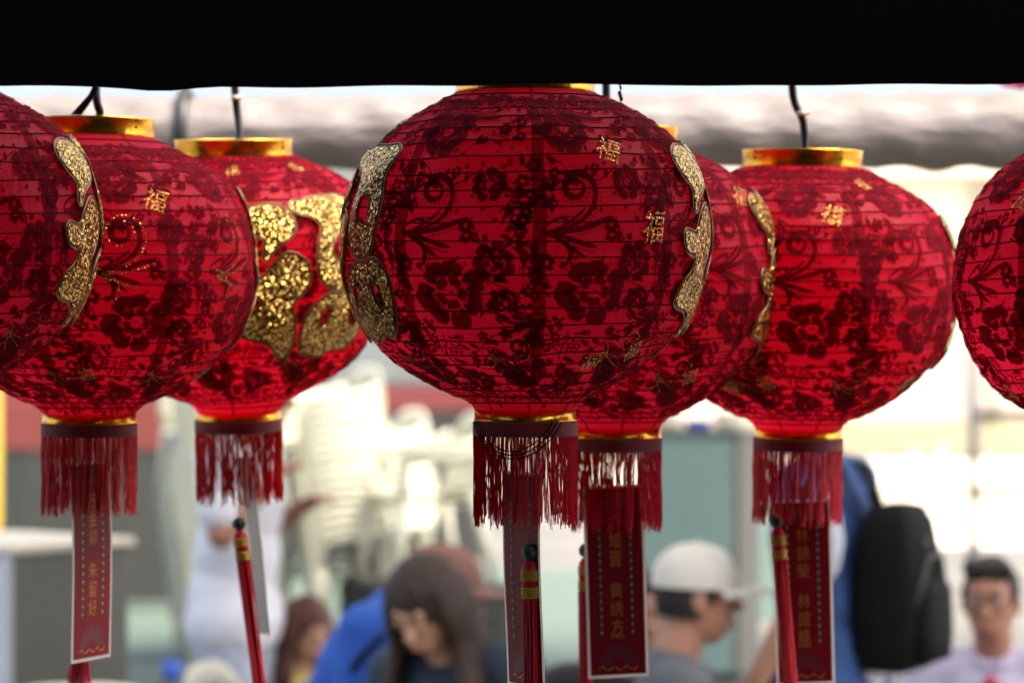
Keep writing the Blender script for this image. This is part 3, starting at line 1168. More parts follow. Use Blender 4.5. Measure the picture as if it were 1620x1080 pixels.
def make_tag(label, loc, rz, tilt, text, number, hang, curl=0.0, seed=0):
    """laminated name card hanging on a thread; origin at the middle of its top edge"""
    root = empty('name_card', loc, 0, label, 'name card', 'laminated cards under the lanterns')
    root.rotation_euler = (Matrix.Rotation(tilt[1], 3, 'Y') @ Matrix.Rotation(tilt[0], 3, 'X') @ Matrix.Rotation(rz, 3, 'Z')).to_euler()
    Mi = root.rotation_euler.to_matrix().inverted()

    def bend(x, z, y):
        f = z / TAGH
        return (x + 0.0, y + curl * (f * f) + .0015 * math.sin(5 * f) + .002 * (x / TAGW) ** 2 * 4 * curl / .01 * 0, z)

    def sheetm(w, zt, zb, y0, y1, nx=5, nz=24):
        m = MB()
        for yy, fl in ((y0, False), (y1, True)):
            vs, fs = [], []
            for j in range(nz + 1):
                z = zt + (zb - zt) * j / nz
                for i in range(nx + 1):
                    vs.append(bend(-w / 2 + w * i / nx, z, yy))
            for j in range(nz):
                for i in range(nx):
                    a = j * (nx + 1) + i
                    q = (a, a + nx + 1, a + nx + 2, a + 1)
                    fs.append(q[::-1] if fl else q)
            m.add(vs, fs)
        n1 = (nx + 1) * (nz + 1)
        for j in range(nz):
            for i in (0, nx):
                a = j * (nx + 1) + i
                m.f.append((a, a + nx + 1, a + nx + 1 + n1, a + n1))
        for j in (0, nz):
            for i in range(nx):
                a = j * (nx + 1) + i
                m.f.append((a, a + 1, a + 1 + n1, a + n1))
        return m

    lam = sheetm(TAGW, 0, -TAGH, -.0003, .0003).build('laminate', 'laminate', root, False)
    card = sheetm(TAGW - .007, -.0035, -TAGH + .004, -.0009, -.0001).build('card', 'card_red', root, False)
    y = -.0012

    def flat(polys, name, mat, yy=y):
        m = MB()
        for vs, fs in polys:
            m.add([bend(p[0], p[1], yy) for p in vs], fs)
        return m.build(name, mat, card, False)

    z = -.046
    for c in text:
        if c == ' ':
            z -= .0165; continue
        v, f = glyph(c)
        flat([([(p[0] * .0175 * .9, p[1] * .0195 + z) for p in v], f)], 'character', 'card_gold')
        z -= .0228
    zz = -TAGH + .052
    for i, c in enumerate(number):
        v, f = glyph(c)
        flat([([(p[0] * .0062 + (i - 1.5) * .0042, p[1] * .0062 + zz) for p in v], f)], 'digit', 'card_gold')
    for s in (-1, 1):
        polys, rings = [], []
        for k in range(16):
            cz = -.036 - k * .0098
            polys.append(fan([(s * .0195 + .0020 * math.cos(a), cz + .0049 * math.sin(a)) for a in [2 * PI * q / 8 for q in range(8)]]))
            rings.append(disc(s * .0195, cz, .0012, 6))
        flat(polys, 'border_chain', 'card_chain')
        flat(rings, 'border_beads', 'laminate', y - .0003)
    lotus = []
    for k in range(9):
        a = PI * (k + .0) / 8
        lotus.append(leaf(.006 * math.cos(a), -TAGH + .020 + .004 * math.sin(a), .026 - .006 * abs(math.cos(a)), .0045, a))
    lotus = [(v, f) for v, f in lotus]
    flat(lotus, 'lotus', 'card_purple')
    flat([stroke([(q / 10 * .05 - .025, -TAGH + .012 + .003 * math.sin(q * 2)) for q in range(11)], [.0006 + .0018 * (q % 2) for q in range(11)])], 'flourish', 'card_gold', y - .0003)
    m = MB()
    v, f = glyph('福')
    flat([([(p[0] * .03, p[1] * .018 - .018) for p in v], f)], 'crest', 'card_chain')
    tp = Mi @ (Vector(hang) - Vector(loc))
    m = MB(); m.tube([(0, 0, -.004), tp], .0006, 5); m.build('thread', 'thread', root)
    return root


proto = make_lantern()
LAN = [  # px, py of ring-top centre, depth, rot, label
    ('middle', 831, 385, 3.30, 83, 'large red lantern whose gold top ring touches the black valance', 1.0),
    ('l0', -132, 372, 3.35, 90, 'red lantern overlapping the dotted scroll lantern, a gold glitter character curving round its side', 1.0),
    ('l2', 142, 425, 3.62, 115, 'red lantern with gold dotted scrolls and a creased glossy card below its fringe', 1.0),
    ('l3', 373, 438, 3.95, 33, 'red lantern with a big gold glitter character facing out', 1.0),
    ('l4', 974, 443, 3.72, 85, 'red lantern tucked behind the one touching the valance, card 0483 below it', 1.0),
    ('l5', 1266, 461, 3.85, 97, 'red lantern hanging from a cable with a white clip, card of two three-character names below', 1.0),
    ('l6', 1792, 440, 3.40, -14, 'dark red lantern hanging apart across the sunlit gap from its neighbour', 1.0),
]
LO = {}
VAR = {'l0': (0.03, 0.012, 1), 'l2': (0.055, -0.01, 2), 'l3': (0.0, 0.02, 3), 'l4': (0.09, 0.005, 4), 'l5': (0.03, 0.012, 5), 'l6': (0.055, -0.01, 0)}
VMESH = {}
for i, (nm, x, y, d, rot, lab, s) in enumerate(LAN):
    o = proto if i == 0 else copy_tree(proto)
    p = at(x, y, d)
    o.location = p
    o.rotation_euler = (0, 0, rad(rot))
    o.scale = (1, 1, {'l2': .955, 'l3': .96, 'l5': .96}.get(nm, 1.0))
    tag(o, lab, 'lantern', 'red lanterns hung in the stall')
    LO[nm] = o
    if nm in VAR:       # every lantern was cut from the printed cloth at another place
        da, db, kk = VAR[nm]
        sh_ = [c for c in o.children if c.name.startswith('shade')][0]
        for c in sh_.children:
            if c.name.startswith('flock_print'):
                if (da, db) not in VMESH: VMESH[(da, db)] = on_gores(flock + dotsd + dotm, 0.0009, 0.00006, None, da, db).mesh('flock_print', 'flock', False)
                c.data = VMESH[(da, db)]
            if c.name.startswith('gold_print'):
                c.data = on_gores(gold + dotsg + (dotm if kk in (2, 3) else []), 0.0021, 0.00003, lambda g, q: (g * 3 + q * 5 + kk * 2) % 7 < 2, da, db).mesh('gold_print', 'gold_print', False)
for nm, tx, ty in (('l2', 0.01, 0.005), ('l3', 0.075, -0.012), ('l4', 0.01, 0.0), ('l5', 0.03, 0.012)):
    LO[nm].rotation_euler = (Matrix.Rotation(ty, 3, 'Y') @ Matrix.Rotation(tx, 3, 'X') @ Matrix.Rotation(LO[nm].rotation_euler[2], 3, 'Z')).to_euler()


def hang_tassel(nm, bx, by, tilt, L=0.30, seed=1, dy=0.0):
    """tassel whose bead is seen at pixel bx, by; dy pushes it back (+) or forward (-)"""
    lan = LO[nm]
    w = at(bx, by, lan.location.y + dy)
    bpy.context.view_layer.update()
    M = lan.rotation_euler.to_matrix()
    loc = M.inverted() @ (w - lan.location)
    loc.z /= lan.scale[2]
    t = make_tassel(lan, loc, (0, 0), (0, 0, ZB - .006), L, seed)
    R = M.inverted() @ Matrix.Rotation(tilt[1], 3, 'Y') @ Matrix.Rotation(tilt[0], 3, 'X')
    t.rotation_euler = R.to_euler()
    # the cord keeps its world direction
    for c in t.children:
        if c.name.startswith('cord'):
            tp = R.inverted() @ (Vector((0, 0, ZB - .006)) - loc)
            mm = MB(); mm.tube([(0, 0, 0), tp], .0007, 5)
            c.data = mm.mesh('cord', 'thread')


hang_tassel('middle', 838, 873, (0, -0.02), 0.30, 1, -0.012)
hang_tassel('l2', 133, 850, (0, 0.03), 0.145, 2, 0.03)
hang_tassel('l3', 378, 828, (0, -0.12), 0.30, 3, -0.02)
hang_tassel('l4', 927, 870, (0, 0.0), 0.30, 4, 0.03)
hang_tassel('l5', 1228, 824, (0, -0.085), 0.30, 5, -0.03)

for (nm, x, y, rz, tilt, text, num, lab, curl, dy) in (
        ('middle', 826, 746, rad(-58), (0, 0), '', '', 'narrow-seeming red card turned aside behind a jade bead tassel', 0.004, 0.012),
        ('l2', 140, 730, rad(60), (0, -0.05), '方金卯 朱留好', '', 'creased glossy red card hanging clear above its short tassel end', 0.010, -0.01),
        ('l3', 384, 722, rad(108), (0.0, -0.15), '', '', 'name card seen edge-on, showing its white side beside a leaning tassel', 0.006, 0.015),
        ('l4', 969, 767, rad(7), (0, -0.035), '广增晋 黄绣方', '0483', 'red card numbered 0483 facing out in a white-edged laminate', 0.003, 0.0),
        ('l5', 1267, 790, rad(4), (0, -0.03), '林錦榮 林誼峰', '0484', 'red card crossed by a leaning tassel, beside the blue shirt and backpack', 0.003, 0.012)):
    lan = LO[nm]
    p = at(x, y, lan.location.y + dy)
    bpy.context.view_layer.update()
    hp = lan.location + lan.rotation_euler.to_matrix() @ Vector((0, 0, ZB - .006))
    make_tag(lab, p, rz, tilt, text, num, hp, curl)

# loose dark thread looped round the middle lantern's lower ring
m = MB()
for k in range(3):
    a0, a1 = rad(-62 - 4 * k), rad(32 + 5 * k)
    pts = []
    for j in range(15):
        f = j / 14
        a = a0 + (a1 - a0) * f
        pts.append(((RB + .0035) * math.sin(a), -(RB + .0035) * math.cos(a), ZB - .008 - (.036 + .002 * k) * math.sin(PI * f) ** .8 - .002 * k))
    m.tube(pts, .0007, 4)
lt = m.build('loose_thread', 'rib_wire', LO['middle'])
lt.rotation_euler = (0, 0, -LO['middle'].rotation_euler[2])

# cables
def cable(label, pts, clip=None, r=0.0048):
    c = empty('power_cable', pts[0], 0, label, 'cable', 'black cables holding the lanterns')
    o = Vector(pts[0])
    P = [Vector(p) - o for p in pts]
    # catmull smoothing
    out = []
    for i in range(len(P) - 1):
        p0, p1, p2, p3 = P[max(i - 1, 0)], P[i], P[i + 1], P[min(i + 2, len(P) - 1)]
        for k in range(6):
            t = k / 6
            out.append(0.5 * ((2 * p1) + (p2 - p0) * t + (2 * p0 - 5 * p1 + 4 * p2 - p3) * t * t + (3 * p1 - p0 - 3 * p2 + p3) * t ** 3))
    out.append(P[-1])
    m = MB(); m.tube(out, r, 10); m.build('sheath', 'black_rubber', c)
    if clip is not None:
        q = Vector(clip) - o
        m = MB()
        m.tube([q + Vector((0, 0, -.003)), q + Vector((0, 0, .003))], r * 1.25, 10)
        m.tube([q + Vector((.004, -.003, 0)), q + Vector((.011, -.004, .001))], .0015, 5); m.build('clip', 'clip_white', c)
    return c


def lan_top(nm):
    return LO[nm].location + LO[nm].rotation_euler.to_matrix() @ Vector((0, 0, ZT + .005))


BY1, BY2 = 3.34, 3.76
for nm, lab, mids, clip, by in (
        ('middle', 'black cable of the large lantern, hidden behind the valance', [], None, BY1),
        ('l0', 'black cable of the lantern overlapping the dotted scroll lantern', [], None, BY1),
        ('l6', 'black cable of the lantern hanging apart across the sunlit gap', [], None, BY1),
        ('l2', 'black cable with a dark folded tie at its foot', [(158, 181), (152, 134)], None, BY2),
        ('l3', 'straight black cable above the glitter character lantern', [(379, 213), (371, 134)], (373, 155), BY2),
        ('l4', 'black cable between the large lantern and a dangling ribbon', [(961, 205), (959, 134)], None, BY2),
        ('l5', 'bent black cable with a white clip halfway up', [(1273, 228), (1270, 190), (1253, 134)], (1268, 180), BY2)):
    d = LO[nm].location.y
    tp = lan_top(nm)
    pts = [tp] + [at(a, b, d) for a, b in mids]
    q = pts[-1]
    pts.append(Vector((q.x, (d + by) / 2, q.z + .25 * (BEAMZ - q.z) + .05)))
    pts.append(Vector((q.x, by, BEAMZ + .01)))
    cable(lab, pts, at(*clip, d) if clip else None, 0.0052 if nm != 'l6' else .005)

# dark folded tie on the second lantern
tie = MB()
p = [at(a, b, 3.60) for a, b in ((148, 134), (140, 150), (112, 181), (128, 182), (140, 166), (156, 140))]
n = len(p)
tie.add(p + [q + Vector((0, .004, 0)) for q in p], [(0, 1, 5), (1, 4, 5), (1, 2, 3, 4)] + [(n + 5, n + 1, n), (n + 5, n + 4, n + 1), (n + 4, n + 3, n + 2, n + 1)]
        + [(i, n + i, n + (i + 1) % n, (i + 1) % n) for i in range(n)])
tie.build('cable_tie', 'black_cloth', smooth=False)
tag(bpy.data.objects['cable_tie'], 'dark fabric tie folded against the cable above the dotted scroll lantern', 'tie')
rb = MB()
p = [at(a, b, 3.5) for a, b in ((978, 128), (981, 143), (977, 146), (982, 163), (986, 158), (982, 144), (984, 140), (980, 128))]
n = len(p)
rb.add(p + [q + Vector((0, .003, 0)) for q in p], [(0, 1, 6, 7), (1, 2, 5, 6), (2, 3, 4, 5)] + [(n + 7, n + 6, n + 1, n), (n + 6, n + 5, n + 2, n + 1), (n + 5, n + 4, n + 3, n + 2)]
       + [(i, n + i, n + (i + 1) % n, (i + 1) % n) for i in range(n)])
rb.tube([at(979.5, 130, 3.5), Vector((at(979.5, 130, 3.5).x, BY1, BEAMZ))], .0008, 4)
tag(rb.build('ribbon_scrap', 'black_cloth', smooth=False), 'small dark ribbon scrap dangling beside the large lantern', 'ribbon')

# ------------------------------------------------------------------ plastic chairs
V = Vector


def X(px_, d):
    return (px_ - 810) / FPX * d


def make_chair():
    """moulded plastic armchair facing -Y, seat at 0.43 m, back to 0.84 m"""
    root = empty('plastic_chair')

    def shell(vs, fs, th, name):
        bm = bmesh.new()
        bv = [bm.verts.new(v) for v in vs]
        for f in fs: bm.faces.new([bv[i] for i in f])
        bmesh.ops.recalc_face_normals(bm, faces=bm.faces)
        bmesh.ops.solidify(bm, geom=list(bm.faces), thickness=th)
        o = bm_obj(bm, name, 'plastic_white', root)
        o.data.polygons.foreach_set('use_smooth', [True] * len(o.data.polygons))
        return o

    vs, fs = [], []
    nx, ny = 10, 10
    for j in range(ny + 1):
        f = j / ny
        for i in range(nx + 1):
            g = i / nx * 2 - 1
            w = 0.225 - 0.02 * f
            y = -0.22 + 0.42 * f
            z = 0.435 - 0.03 * f - 0.018 * math.sin(PI * f) * (1 - g * g) + (-0.03 * (1 - f / .12) ** 2 if f < .12 else 0)
            vs.append((g * w, y, z))
    for j in range(ny):
        for i in range(nx):
            a = j * (nx + 1) + i; fs.append((a, a + 1, a + nx + 2, a + nx + 1))
    shell(vs, fs, .006, 'seat')
    vs, fs = [], []
    nx, nz = 13, 14
    for j in range(nz + 1):
        f = j / nz
        for i in range(nx + 1):
            g = i / nx * 2 - 1
            w = 0.215 * (1 - .04 * f)
            top = 0.425 - 0.075 * abs(g) ** 3.2
            vs.append((g * w, 0.20 + 0.10 * f + 0.04 * (1 - g * g) * (1 - .3 * f), 0.40 + top * f))
    for j in range(nz):
        for i in range(nx):
            if 3 <= j < 12 and i in (2, 4, 6, 8, 10): continue
            a = j * (nx + 1) + i; fs.append((a, a + 1, a + nx + 2, a + nx + 1))
    shell(vs, fs, .007, 'backrest')
    for s in (-1, 1):
        m = MB(); m.tube([(s * .235, -.19, .43), (s * .245, -.215, .2), (s * .265, -.24, 0)], [.034, .028, .021], 8, .6); m.build('leg', 'plastic_white', root)
        m = MB(); m.tube([(s * .205, .21, .42), (s * .225, .25, .2), (s * .24, .30, 0)], [.034, .028, .021], 8, .6); m.build('leg', 'plastic_white', root)
        m = MB()
        m.tube([(s * .235, -.19, .42), (s * .262, -.215, .55), (s * .272, -.19, .63), (s * .272, -.08, .645), (s * .265, .08, .65), (s * .24, .2, .675), (s * .212, .265, .71)],
               [.03, .026, .03, .033, .03, .027, .024], 8, .55)
        m.build('armrest', 'plastic_white', root)
    return root


chair0 = make_chair()
_used = [False]


def put_chair(x, y, z, rz, label, group, s=1.0):
    o = copy_tree(chair0) if _used[0] else chair0
    _used[0] = True
    o.location = (x, y, z); o.rotation_euler = (0, 0, rz); o.scale = (s, s, s)
    return tag(o, label, 'chair', group)


def stack(px_, d, n, rz, where, lean=0.007, z0=0.0, s=1.0):
    x = (px_ - 810) / FPX * d
    f = Vector((math.sin(rz), -math.cos(rz)))
    for k in range(n):
        j = random.uniform(-.004, .004)
        lab = ('white plastic armchair on top of ' if k == n - 1 else 'white plastic armchair lower down in ') + where
        put_chair(x + f.x * lean * k + j, d + f.y * lean * k, z0 + .052 * k + (.002 if k else 0), rz + random.uniform(-.02, .02), lab, 'chairs of ' + where, s)


stack(362, 16.6, 17, rad(-75), 'the tall stack beside the white shirt')
stack(530, 17.1, 16, rad(-62), 'the tallest sunlit stack')
stack(598, 17.8, 11, rad(-60), 'the stack behind the sunlit one')
stack(668, 16.75, 2, rad(-66), 'the pair set on a dark crate', z0=.405, s=1.08)
cr = empty('slatted_crate', (X(668, 16.75), 16.75, 0), rad(-66), 'dark slatted crate with two white armchairs standing on it', 'crate')
for sx in (-.33, .33):
    for sy in (-.33, .36):
        m = MB(); m.box(sx - .025, sx + .025, sy - .025, sy + .025, 0, .38); m.build('corner_post', 'dark_panel', cr, False)
for k in range(4):
    z = .02 + k * .092
    for (x0, x1, y0, y1) in ((-.36, .36, -.368, -.3565), (-.36, .36, .3865, .398), (-.368, -.3565, -.354, .384), (.3565, .368, -.354, .384)):
        m = MB(); m.box(x0, x1, y0, y1, z, z + .07); m.build('slat', 'dark_panel', cr, False)
for k in range(7):
    y = -.36 + k * .108
    m = MB(); m.box(-.37, .37, y, y + .1, .382, .404); m.build('top_board', 'dark_panel', cr, False)


# ------------------------------------------------------------------ people
def remesh(mb, name, mat, parent, voxel, smooth=4):
    me = mb.mesh(name, mat)
    ob = bpy.data.objects.new(name, me); COL.objects.link(ob)
    r = ob.modifiers.new('r', 'REMESH'); r.mode = 'VOXEL'; r.voxel_size = voxel
    s = ob.modifiers.new('s', 'SMOOTH'); s.iterations = smooth; s.factor = 0.5
    dg = bpy.context.evaluated_depsgraph_get()
    nm = bpy.data.meshes.new_from_object(ob.evaluated_get(dg))
    ob.modifiers.clear()
    ob.data = nm
    nm.materials.clear(); nm.materials.append(MATS[mat])
    nm.polygons.foreach_set('use_smooth', [True] * len(nm.polygons))
    bpy.data.meshes.remove(me)
    ob.parent = parent
    return ob


def person(label, x, y, rz, sit=True, seat=.42, lean=0.0, side=0.0, yaw=0.0, pitch=0.0, arms=None, skin='skin_a', shirt='cloth_navy', trousers='denim',
           hair='short', hair_mat='hair_black', cap=None, sleeve=.75, scale=1.0, collar=None, glasses=False, neck=(-.02, .07)):
    root = empty('person', (x, y, 0), rz, label, 'person')
    root.scale = (scale,) * 3
    hip = Vector((0, 0, seat / scale + .09)) if sit else Vector((0, 0, .93))
    up = Vector((math.sin(side) * math.cos(lean), -math.sin(lean), math.cos(lean) * math.cos(side)))
    R = Matrix.Rotation(side, 3, 'Y') @ Matrix.Rotation(lean, 3, 'X')
    T = lambda a, b, c: hip + R @ Vector((a, b, c))
    waist, chest, neck0 = T(0, .0, .18), T(0, -.01, .34), T(0, .0, .50)
    sh = {-1: T(-.175, 0, .465), 1: T(.175, 0, .465)}
    neck1 = neck0 + R @ Vector((0, neck[0], neck[1]))
    HR = Matrix.Rotation(yaw, 3, 'Z') @ Matrix.Rotation(pitch, 3, 'X')
    hc = neck1 + HR @ Vector((0, -.025, .105))
    H = lambda a, b, c: hc + HR @ Vector((a, b, c))
    if arms is None:
        arms = {s: (T(s * .24, -.10, .20), hip + Vector((s * .13, -.34, .10))) for s in (-1, 1)}
    b = MB()
    M3 = R
    b.ball(hip + R @ Vector((0, .01, .02)), (.165, .115, .12), 16, M3)
    b.ball(waist, (.145, .10, .16), 16, M3)
    b.ball(chest, (.165, .11, .17), 16, M3)
    b.cap(sh[-1], .055, sh[1], .055)
    b.cap(neck0 - R @ Vector((0, 0, .04)), .062, neck1 + HR @ Vector((0, 0, .05)), .052)
    b.ball(hc, (.073, .092, .112), 18, HR)
    b.ball(H(0, -.028, -.055), (.055, .062, .062), 14, HR)
    b.cap(H(0, -.088, .012), .009, H(0, -.104, -.022), .015)
    b.ball(H(0, -.082, -.062), (.024, .014, .010), 10, HR)
    b.cap(H(-.035, -.080, .03), .012, H(.035, -.080, .03), .012)
    for s in (-1, 1):
        b.ball(H(s * .077, .008, -.008), (.009, .020, .032), 10, HR)
    LEG = {}
    for s in (-1, 1):
        el, wr = arms[s]
        b.cap(sh[s], .050, el, .040); b.cap(el, .040, wr, .027)
        d = (wr - el).normalized()
        sidev = d.cross(Vector((0, 0, 1)))
        sidev = sidev.normalized() if sidev.length > .1 else Vector((1, 0, 0))
        if sidev.x * s > 0: sidev = -sidev          # thumb towards the body's middle
        nrm = d.cross(sidev).normalized()
        palm = wr + d * .05
        PM = Matrix((sidev, nrm, d)).transposed()
        b.ball(palm, (.042, .018, .052), 12, PM)
        dn = nrm if nrm.z < 0 else -nrm
        for k, (o, L) in enumerate(((.030, .072), (.010, .082), (-.011, .076), (-.031, .060))):
            p0 = palm + d * .04 + sidev * o
            p1 = p0 + d * L * .5 + dn * .012
            p2 = p1 + d * L * .35 + dn * .026
            b.cap(p0, .0098, p1, .009, 8, 3); b.cap(p1, .009, p2, .0078, 8, 3)
        t0 = palm - d * .025 + sidev * .034
        t1 = t0 + d * .03 + sidev * .028 + dn * .006
        b.cap(t0, .013, t1, .011, 8, 3); b.cap(t1, .011, t1 + d * .03 + sidev * .004 + dn * .008, .009, 8, 3)
        if sit:
            hp = hip + Vector((s * .085, -.02, 0)); kn = hip + Vector((s * .12, -.43, -.01)); an = Vector((s * .12, -.40, .09))
        else:
            hp = hip + Vector((s * .085, 0, -.02)); kn = Vector((s * .095, -.02, .50)); an = Vector((s * .10, .01, .09))
        LEG[s] = (hp, kn, an)
        b.cap(hp, .085, kn, .056); b.cap(kn, .055, an, .038)
        b.cap(an + Vector((0, .03, -.045)), .032, an + Vector((s * .02, -.14, -.055)), .030)
    body = remesh(b, 'body', skin, root, .0065, 3)
    # face
    for s in (-1, 1):
        m = MB(); m.ball(H(s * .031, -.0825, .012), (.014, .009, .0075), 10, HR); e = m.build('eye', 'eye_white' if pitch < .25 else skin, body)
        m = MB(); m.ball(H(s * .031, -.0895, .012), (.006, .004, .006), 8, HR); m.build('iris', 'eye_dark' if pitch < .25 else skin, e)
        m = MB(); m.cap(H(s * .016, -.096, .036), .004, H(s * .046, -.084, .038), .003, 6, 3); m.build('eyebrow', hair_mat, body)
    m = MB(); m.ball(H(0, -.0945, -.062), (.022, .006, .006), 10, HR); m.build('mouth', 'lips', body)
    # shirt
    c = MB(); g = .016
    c.ball(hip + R @ Vector((0, .01, .05)), (.165 + g, .115 + g, .13), 16, M3)
    c.ball(waist, (.150 + g, .112 + g, .18), 16, M3)
    c.ball(chest, (.165 + g, .112 + g, .172), 16, M3)
    c.cap(sh[-1], .055 + g, sh[1], .055 + g)
    c.cap(neck0 - R @ Vector((0, 0, .05)), .085, neck0 + R @ Vector((0, 0, .004)), .064)
    for s in (-1, 1):
        el, wr = arms[s]
        if sleeve <= 1:
            c.cap(sh[s], .050 + g, sh[s] + (el - sh[s]) * sleeve, .046 + g)
        else:
            c.cap(sh[s], .050 + g, el, .042 + g); c.cap(el, .042 + g, el + (wr - el) * .9, .028 + g)
    if not sit:
        c.cap(hip + Vector((-.07, 0, -.02)), .13, hip + Vector((.07, 0, -.02)), .13)
    st = remesh(c, 'shirt', shirt, root, .012, 4)
    if collar:
        m = MB()
        ring = [neck0 + R @ Vector((.066 * math.sin(a), -.066 * math.cos(a) - .004, .018 - .02 * math.cos(a))) for a in [2 * PI * k / 20 for k in range(21)]]
        m.tube(ring, .014, 8, flat=1.2); m.build('collar', collar[0], st)
        m = MB(); m.ball(T(0, -.108, .40), (.03, .03, .085), 12, R); m.build('undershirt', collar[1], st)
    c = MB()
    c.ball(hip + R @ Vector((0, .01, .0)), (.165 + .012, .115 + .012, .12), 16, M3)
    for s in (-1, 1):
        hp, kn, an = LEG[s]
        c.cap(hp, .085 + .014, kn, .056 + .018); c.cap(kn, .056 + .018, an, .038 + .02)
        m = MB()
        m.cap(an + Vector((0, .035, -.05)), .038, an + Vector((s * .02, -.15, -.055)), .036); m.build('shoe', 'shoe', root)
    remesh(c, 'trousers', trousers, root, .012, 4)
    # hair
    h = MB()
    rng = random.Random(hash(label) % 1000 if False else len(label))
    if hair in ('short', 'cap'):
        h.ball(H(0, .014, .022 if hair == 'short' else .0), (.081, .094, .104), 18, HR)
        if hair == 'short': h.cap(H(-.045, -.045, .095), .028, H(.045, -.045, .095), .028)
        for s in (-1, 1): h.cap(H(s * .070, -.02, .03), .014, H(s * .070, .0, -.01), .010)
        cut = True
    else:
        L = {'long': .34, 'bob': .17}[hair]
        h.ball(H(0, .012, .024), (.088, .100, .108), 18, HR)
        for k in range(46):
            a = rad(-118 + 236 * k / 45)          # 0 = back of the head
            sx, sy = math.sin(a), math.cos(a)
            p = [H(.070 * sx, .072 * sy + .012, .07)]
            p.append(H(.094 * sx, .098 * sy + .006, .0))
            e = H(.100 * sx, .100 * sy, -.09)
            fall = .55
            p.append(e)
            e2 = e + Vector((sx * .02 * (1 + fall), 0, -L * rng.uniform(.35, .5))) + HR @ Vector((0, -.03 if abs(a) > 1.2 else .02, 0))
            p.append(e2)
            p.append(e2 + Vector((rng.uniform(-.02, .02), rng.uniform(-.02, .02), -L * rng.uniform(.3, .55))))
            rs = [.020, .021, .022, .017, .006]
            for i in range(4): h.cap(p[i], rs[i], p[i + 1], rs[i + 1], 8, 3)
    hr = remesh(h, 'hair', hair_mat, root, .008, 2)
    nv = len(hr.data.vertices)      # locks
    co, no = np.empty(nv * 3), np.empty(nv * 3)
    hr.data.vertices.foreach_get('co', co); hr.data.vertices.foreach_get('normal', no)
    co, no = co.reshape(-1, 3), no.reshape(-1, 3)
    amp = np.array([.006 * mnoise.noise(Vector((c[0] * 55, c[1] * 55, c[2] * 9))) + .004 * mnoise.noise(Vector((c[0] * 120, c[1] * 120, c[2] * 14))) for c in co])
    hr.data.vertices.foreach_set('co', (co + no * amp[:, None]).ravel()); hr.data.update()
    if hair in ('short', 'cap'):
        # trim the hair shell away from the face
        bm = bmesh.new(); bm.from_mesh(hr.data)
        inv = HR.inverted()
        kill = [v for v in bm.verts if (lambda q: (q.y < -.045 and q.z < .062) or q.z < -.055 or (q.y < .0 and q.z < -.02))(inv @ (v.co - hc))]
        bmesh.ops.delete(bm, geom=kill, context='VERTS'); bm.to_mesh(hr.data); bm.free()
    if cap:
        cp = empty('cap', hc); cp.parent = root
        cp.rotation_euler = HR.to_euler()
        vs, fs = [], []
        n, k = 24, 9
        for j in range(k + 1):
            th = PI / 2 * j / k
            for i in range(n):
                a = 2 * PI * i / n
                seam = 1 + .006 * math.cos(6 * a)
                vs.append((.093 * math.cos(th) ** .85 * math.sin(a) * seam, .112 * math.cos(th) ** .85 * math.cos(a) * seam + .006, .022 + .108 * math.sin(th) ** .9))
        for j in range(k):
            for i in range(n):
                q = j * n + i; w = j * n + (i + 1) % n
                fs.append((q, w, w + n, q + n))
        m = MB(); m.add(vs, fs); m.ball((0, .006, .131), .007, 8); m.build('crown', cap, cp)
        vs, fs = [], []
        for j in range(6):
            f = j / 5
            for i in range(13):
                a = rad(-68 + 136 * i / 12)
                rr = 1 + f * .85 * math.cos(a * 1.15) ** .7
                vs.append((.094 * math.sin(a) * (1 + .06 * f), -.106 * math.cos(a) * rr - .0, .026 + .006 * f - .022 * f * math.sin(a) ** 2 - .01 * f * f))
        for j in range(5):
            for i in range(12):
                q = j * 13 + i; fs.append((q, q + 1, q + 14, q + 13))
        bm = bmesh.new(); bv = [bm.verts.new(v) for v in vs]
        for f in fs: bm.faces.new([bv[i] for i in f])
        bmesh.ops.recalc_face_normals(bm, faces=bm.faces); bmesh.ops.solidify(bm, geom=list(bm.faces), thickness=.003)
        bm_obj(bm, 'brim', cap, cp)
    if glasses:
        gl = empty('glasses', hc); gl.parent = root; gl.rotation_euler = HR.to_euler()
        for s in (-1, 1):
            m = MB(); m.tube([(s * .032 + .021 * math.cos(a), -.101 + .004 * abs(math.cos(a)), .010 + .015 * math.sin(a)) for a in [2 * PI * k / 16 for k in range(17)]], .0016, 6)
            m.build('rim', 'pole_black', gl)
            m = MB(); m.tube([(s * .053, -.097, .014), (s * .076, -.05, .014), (s * .078, .01, .01)], .0015, 6); m.build('temple', 'pole_black', gl)
        m = MB(); m.tube([(-.011, -.101, .012), (0, -.106, .015), (.011, -.101, .012)], .0014, 6); m.build('bridge', 'pole_black', gl)
    return root, hip, R


# standing man in white, half hidden behind a fringe
person('standing person in white shirt and pale patterned trousers, arms bent in front', X(372, 9.0), 9.0, rad(72), False, lean=.03, yaw=.1, pitch=.2,
       arms={-1: (V((-.22, -.05, 1.18)), V((-.13, -.13, 1.30))), 1: (V((.23, .02, 1.14)), V((.12, -.16, 1.24)))}, skin='skin_c', shirt='cloth_white', trousers='jeans_pale', sleeve=.7, scale=1.0)
# child with brown hair
person('seated child with long reddish brown hair, face turned down', X(446, 9.2), 9.2, rad(40), True, .28, .15, 0, 0, .30, None, 'skin_b', 'cloth_yellow', 'denim', 'bob', 'hair_red', scale=.80)
# royal blue shirt and pink cap
person('seated person in royal blue shirt and pink cap leaning behind the long-haired woman', X(490, 8.1), 8.1, rad(75), True, .46, .45, 0, 0, .1, None, 'skin_a', 'cloth_royal', 'denim', 'cap', 'hair_black', 'cloth_pink', sleeve=1.5, scale=1.04, neck=(-.12, .0))
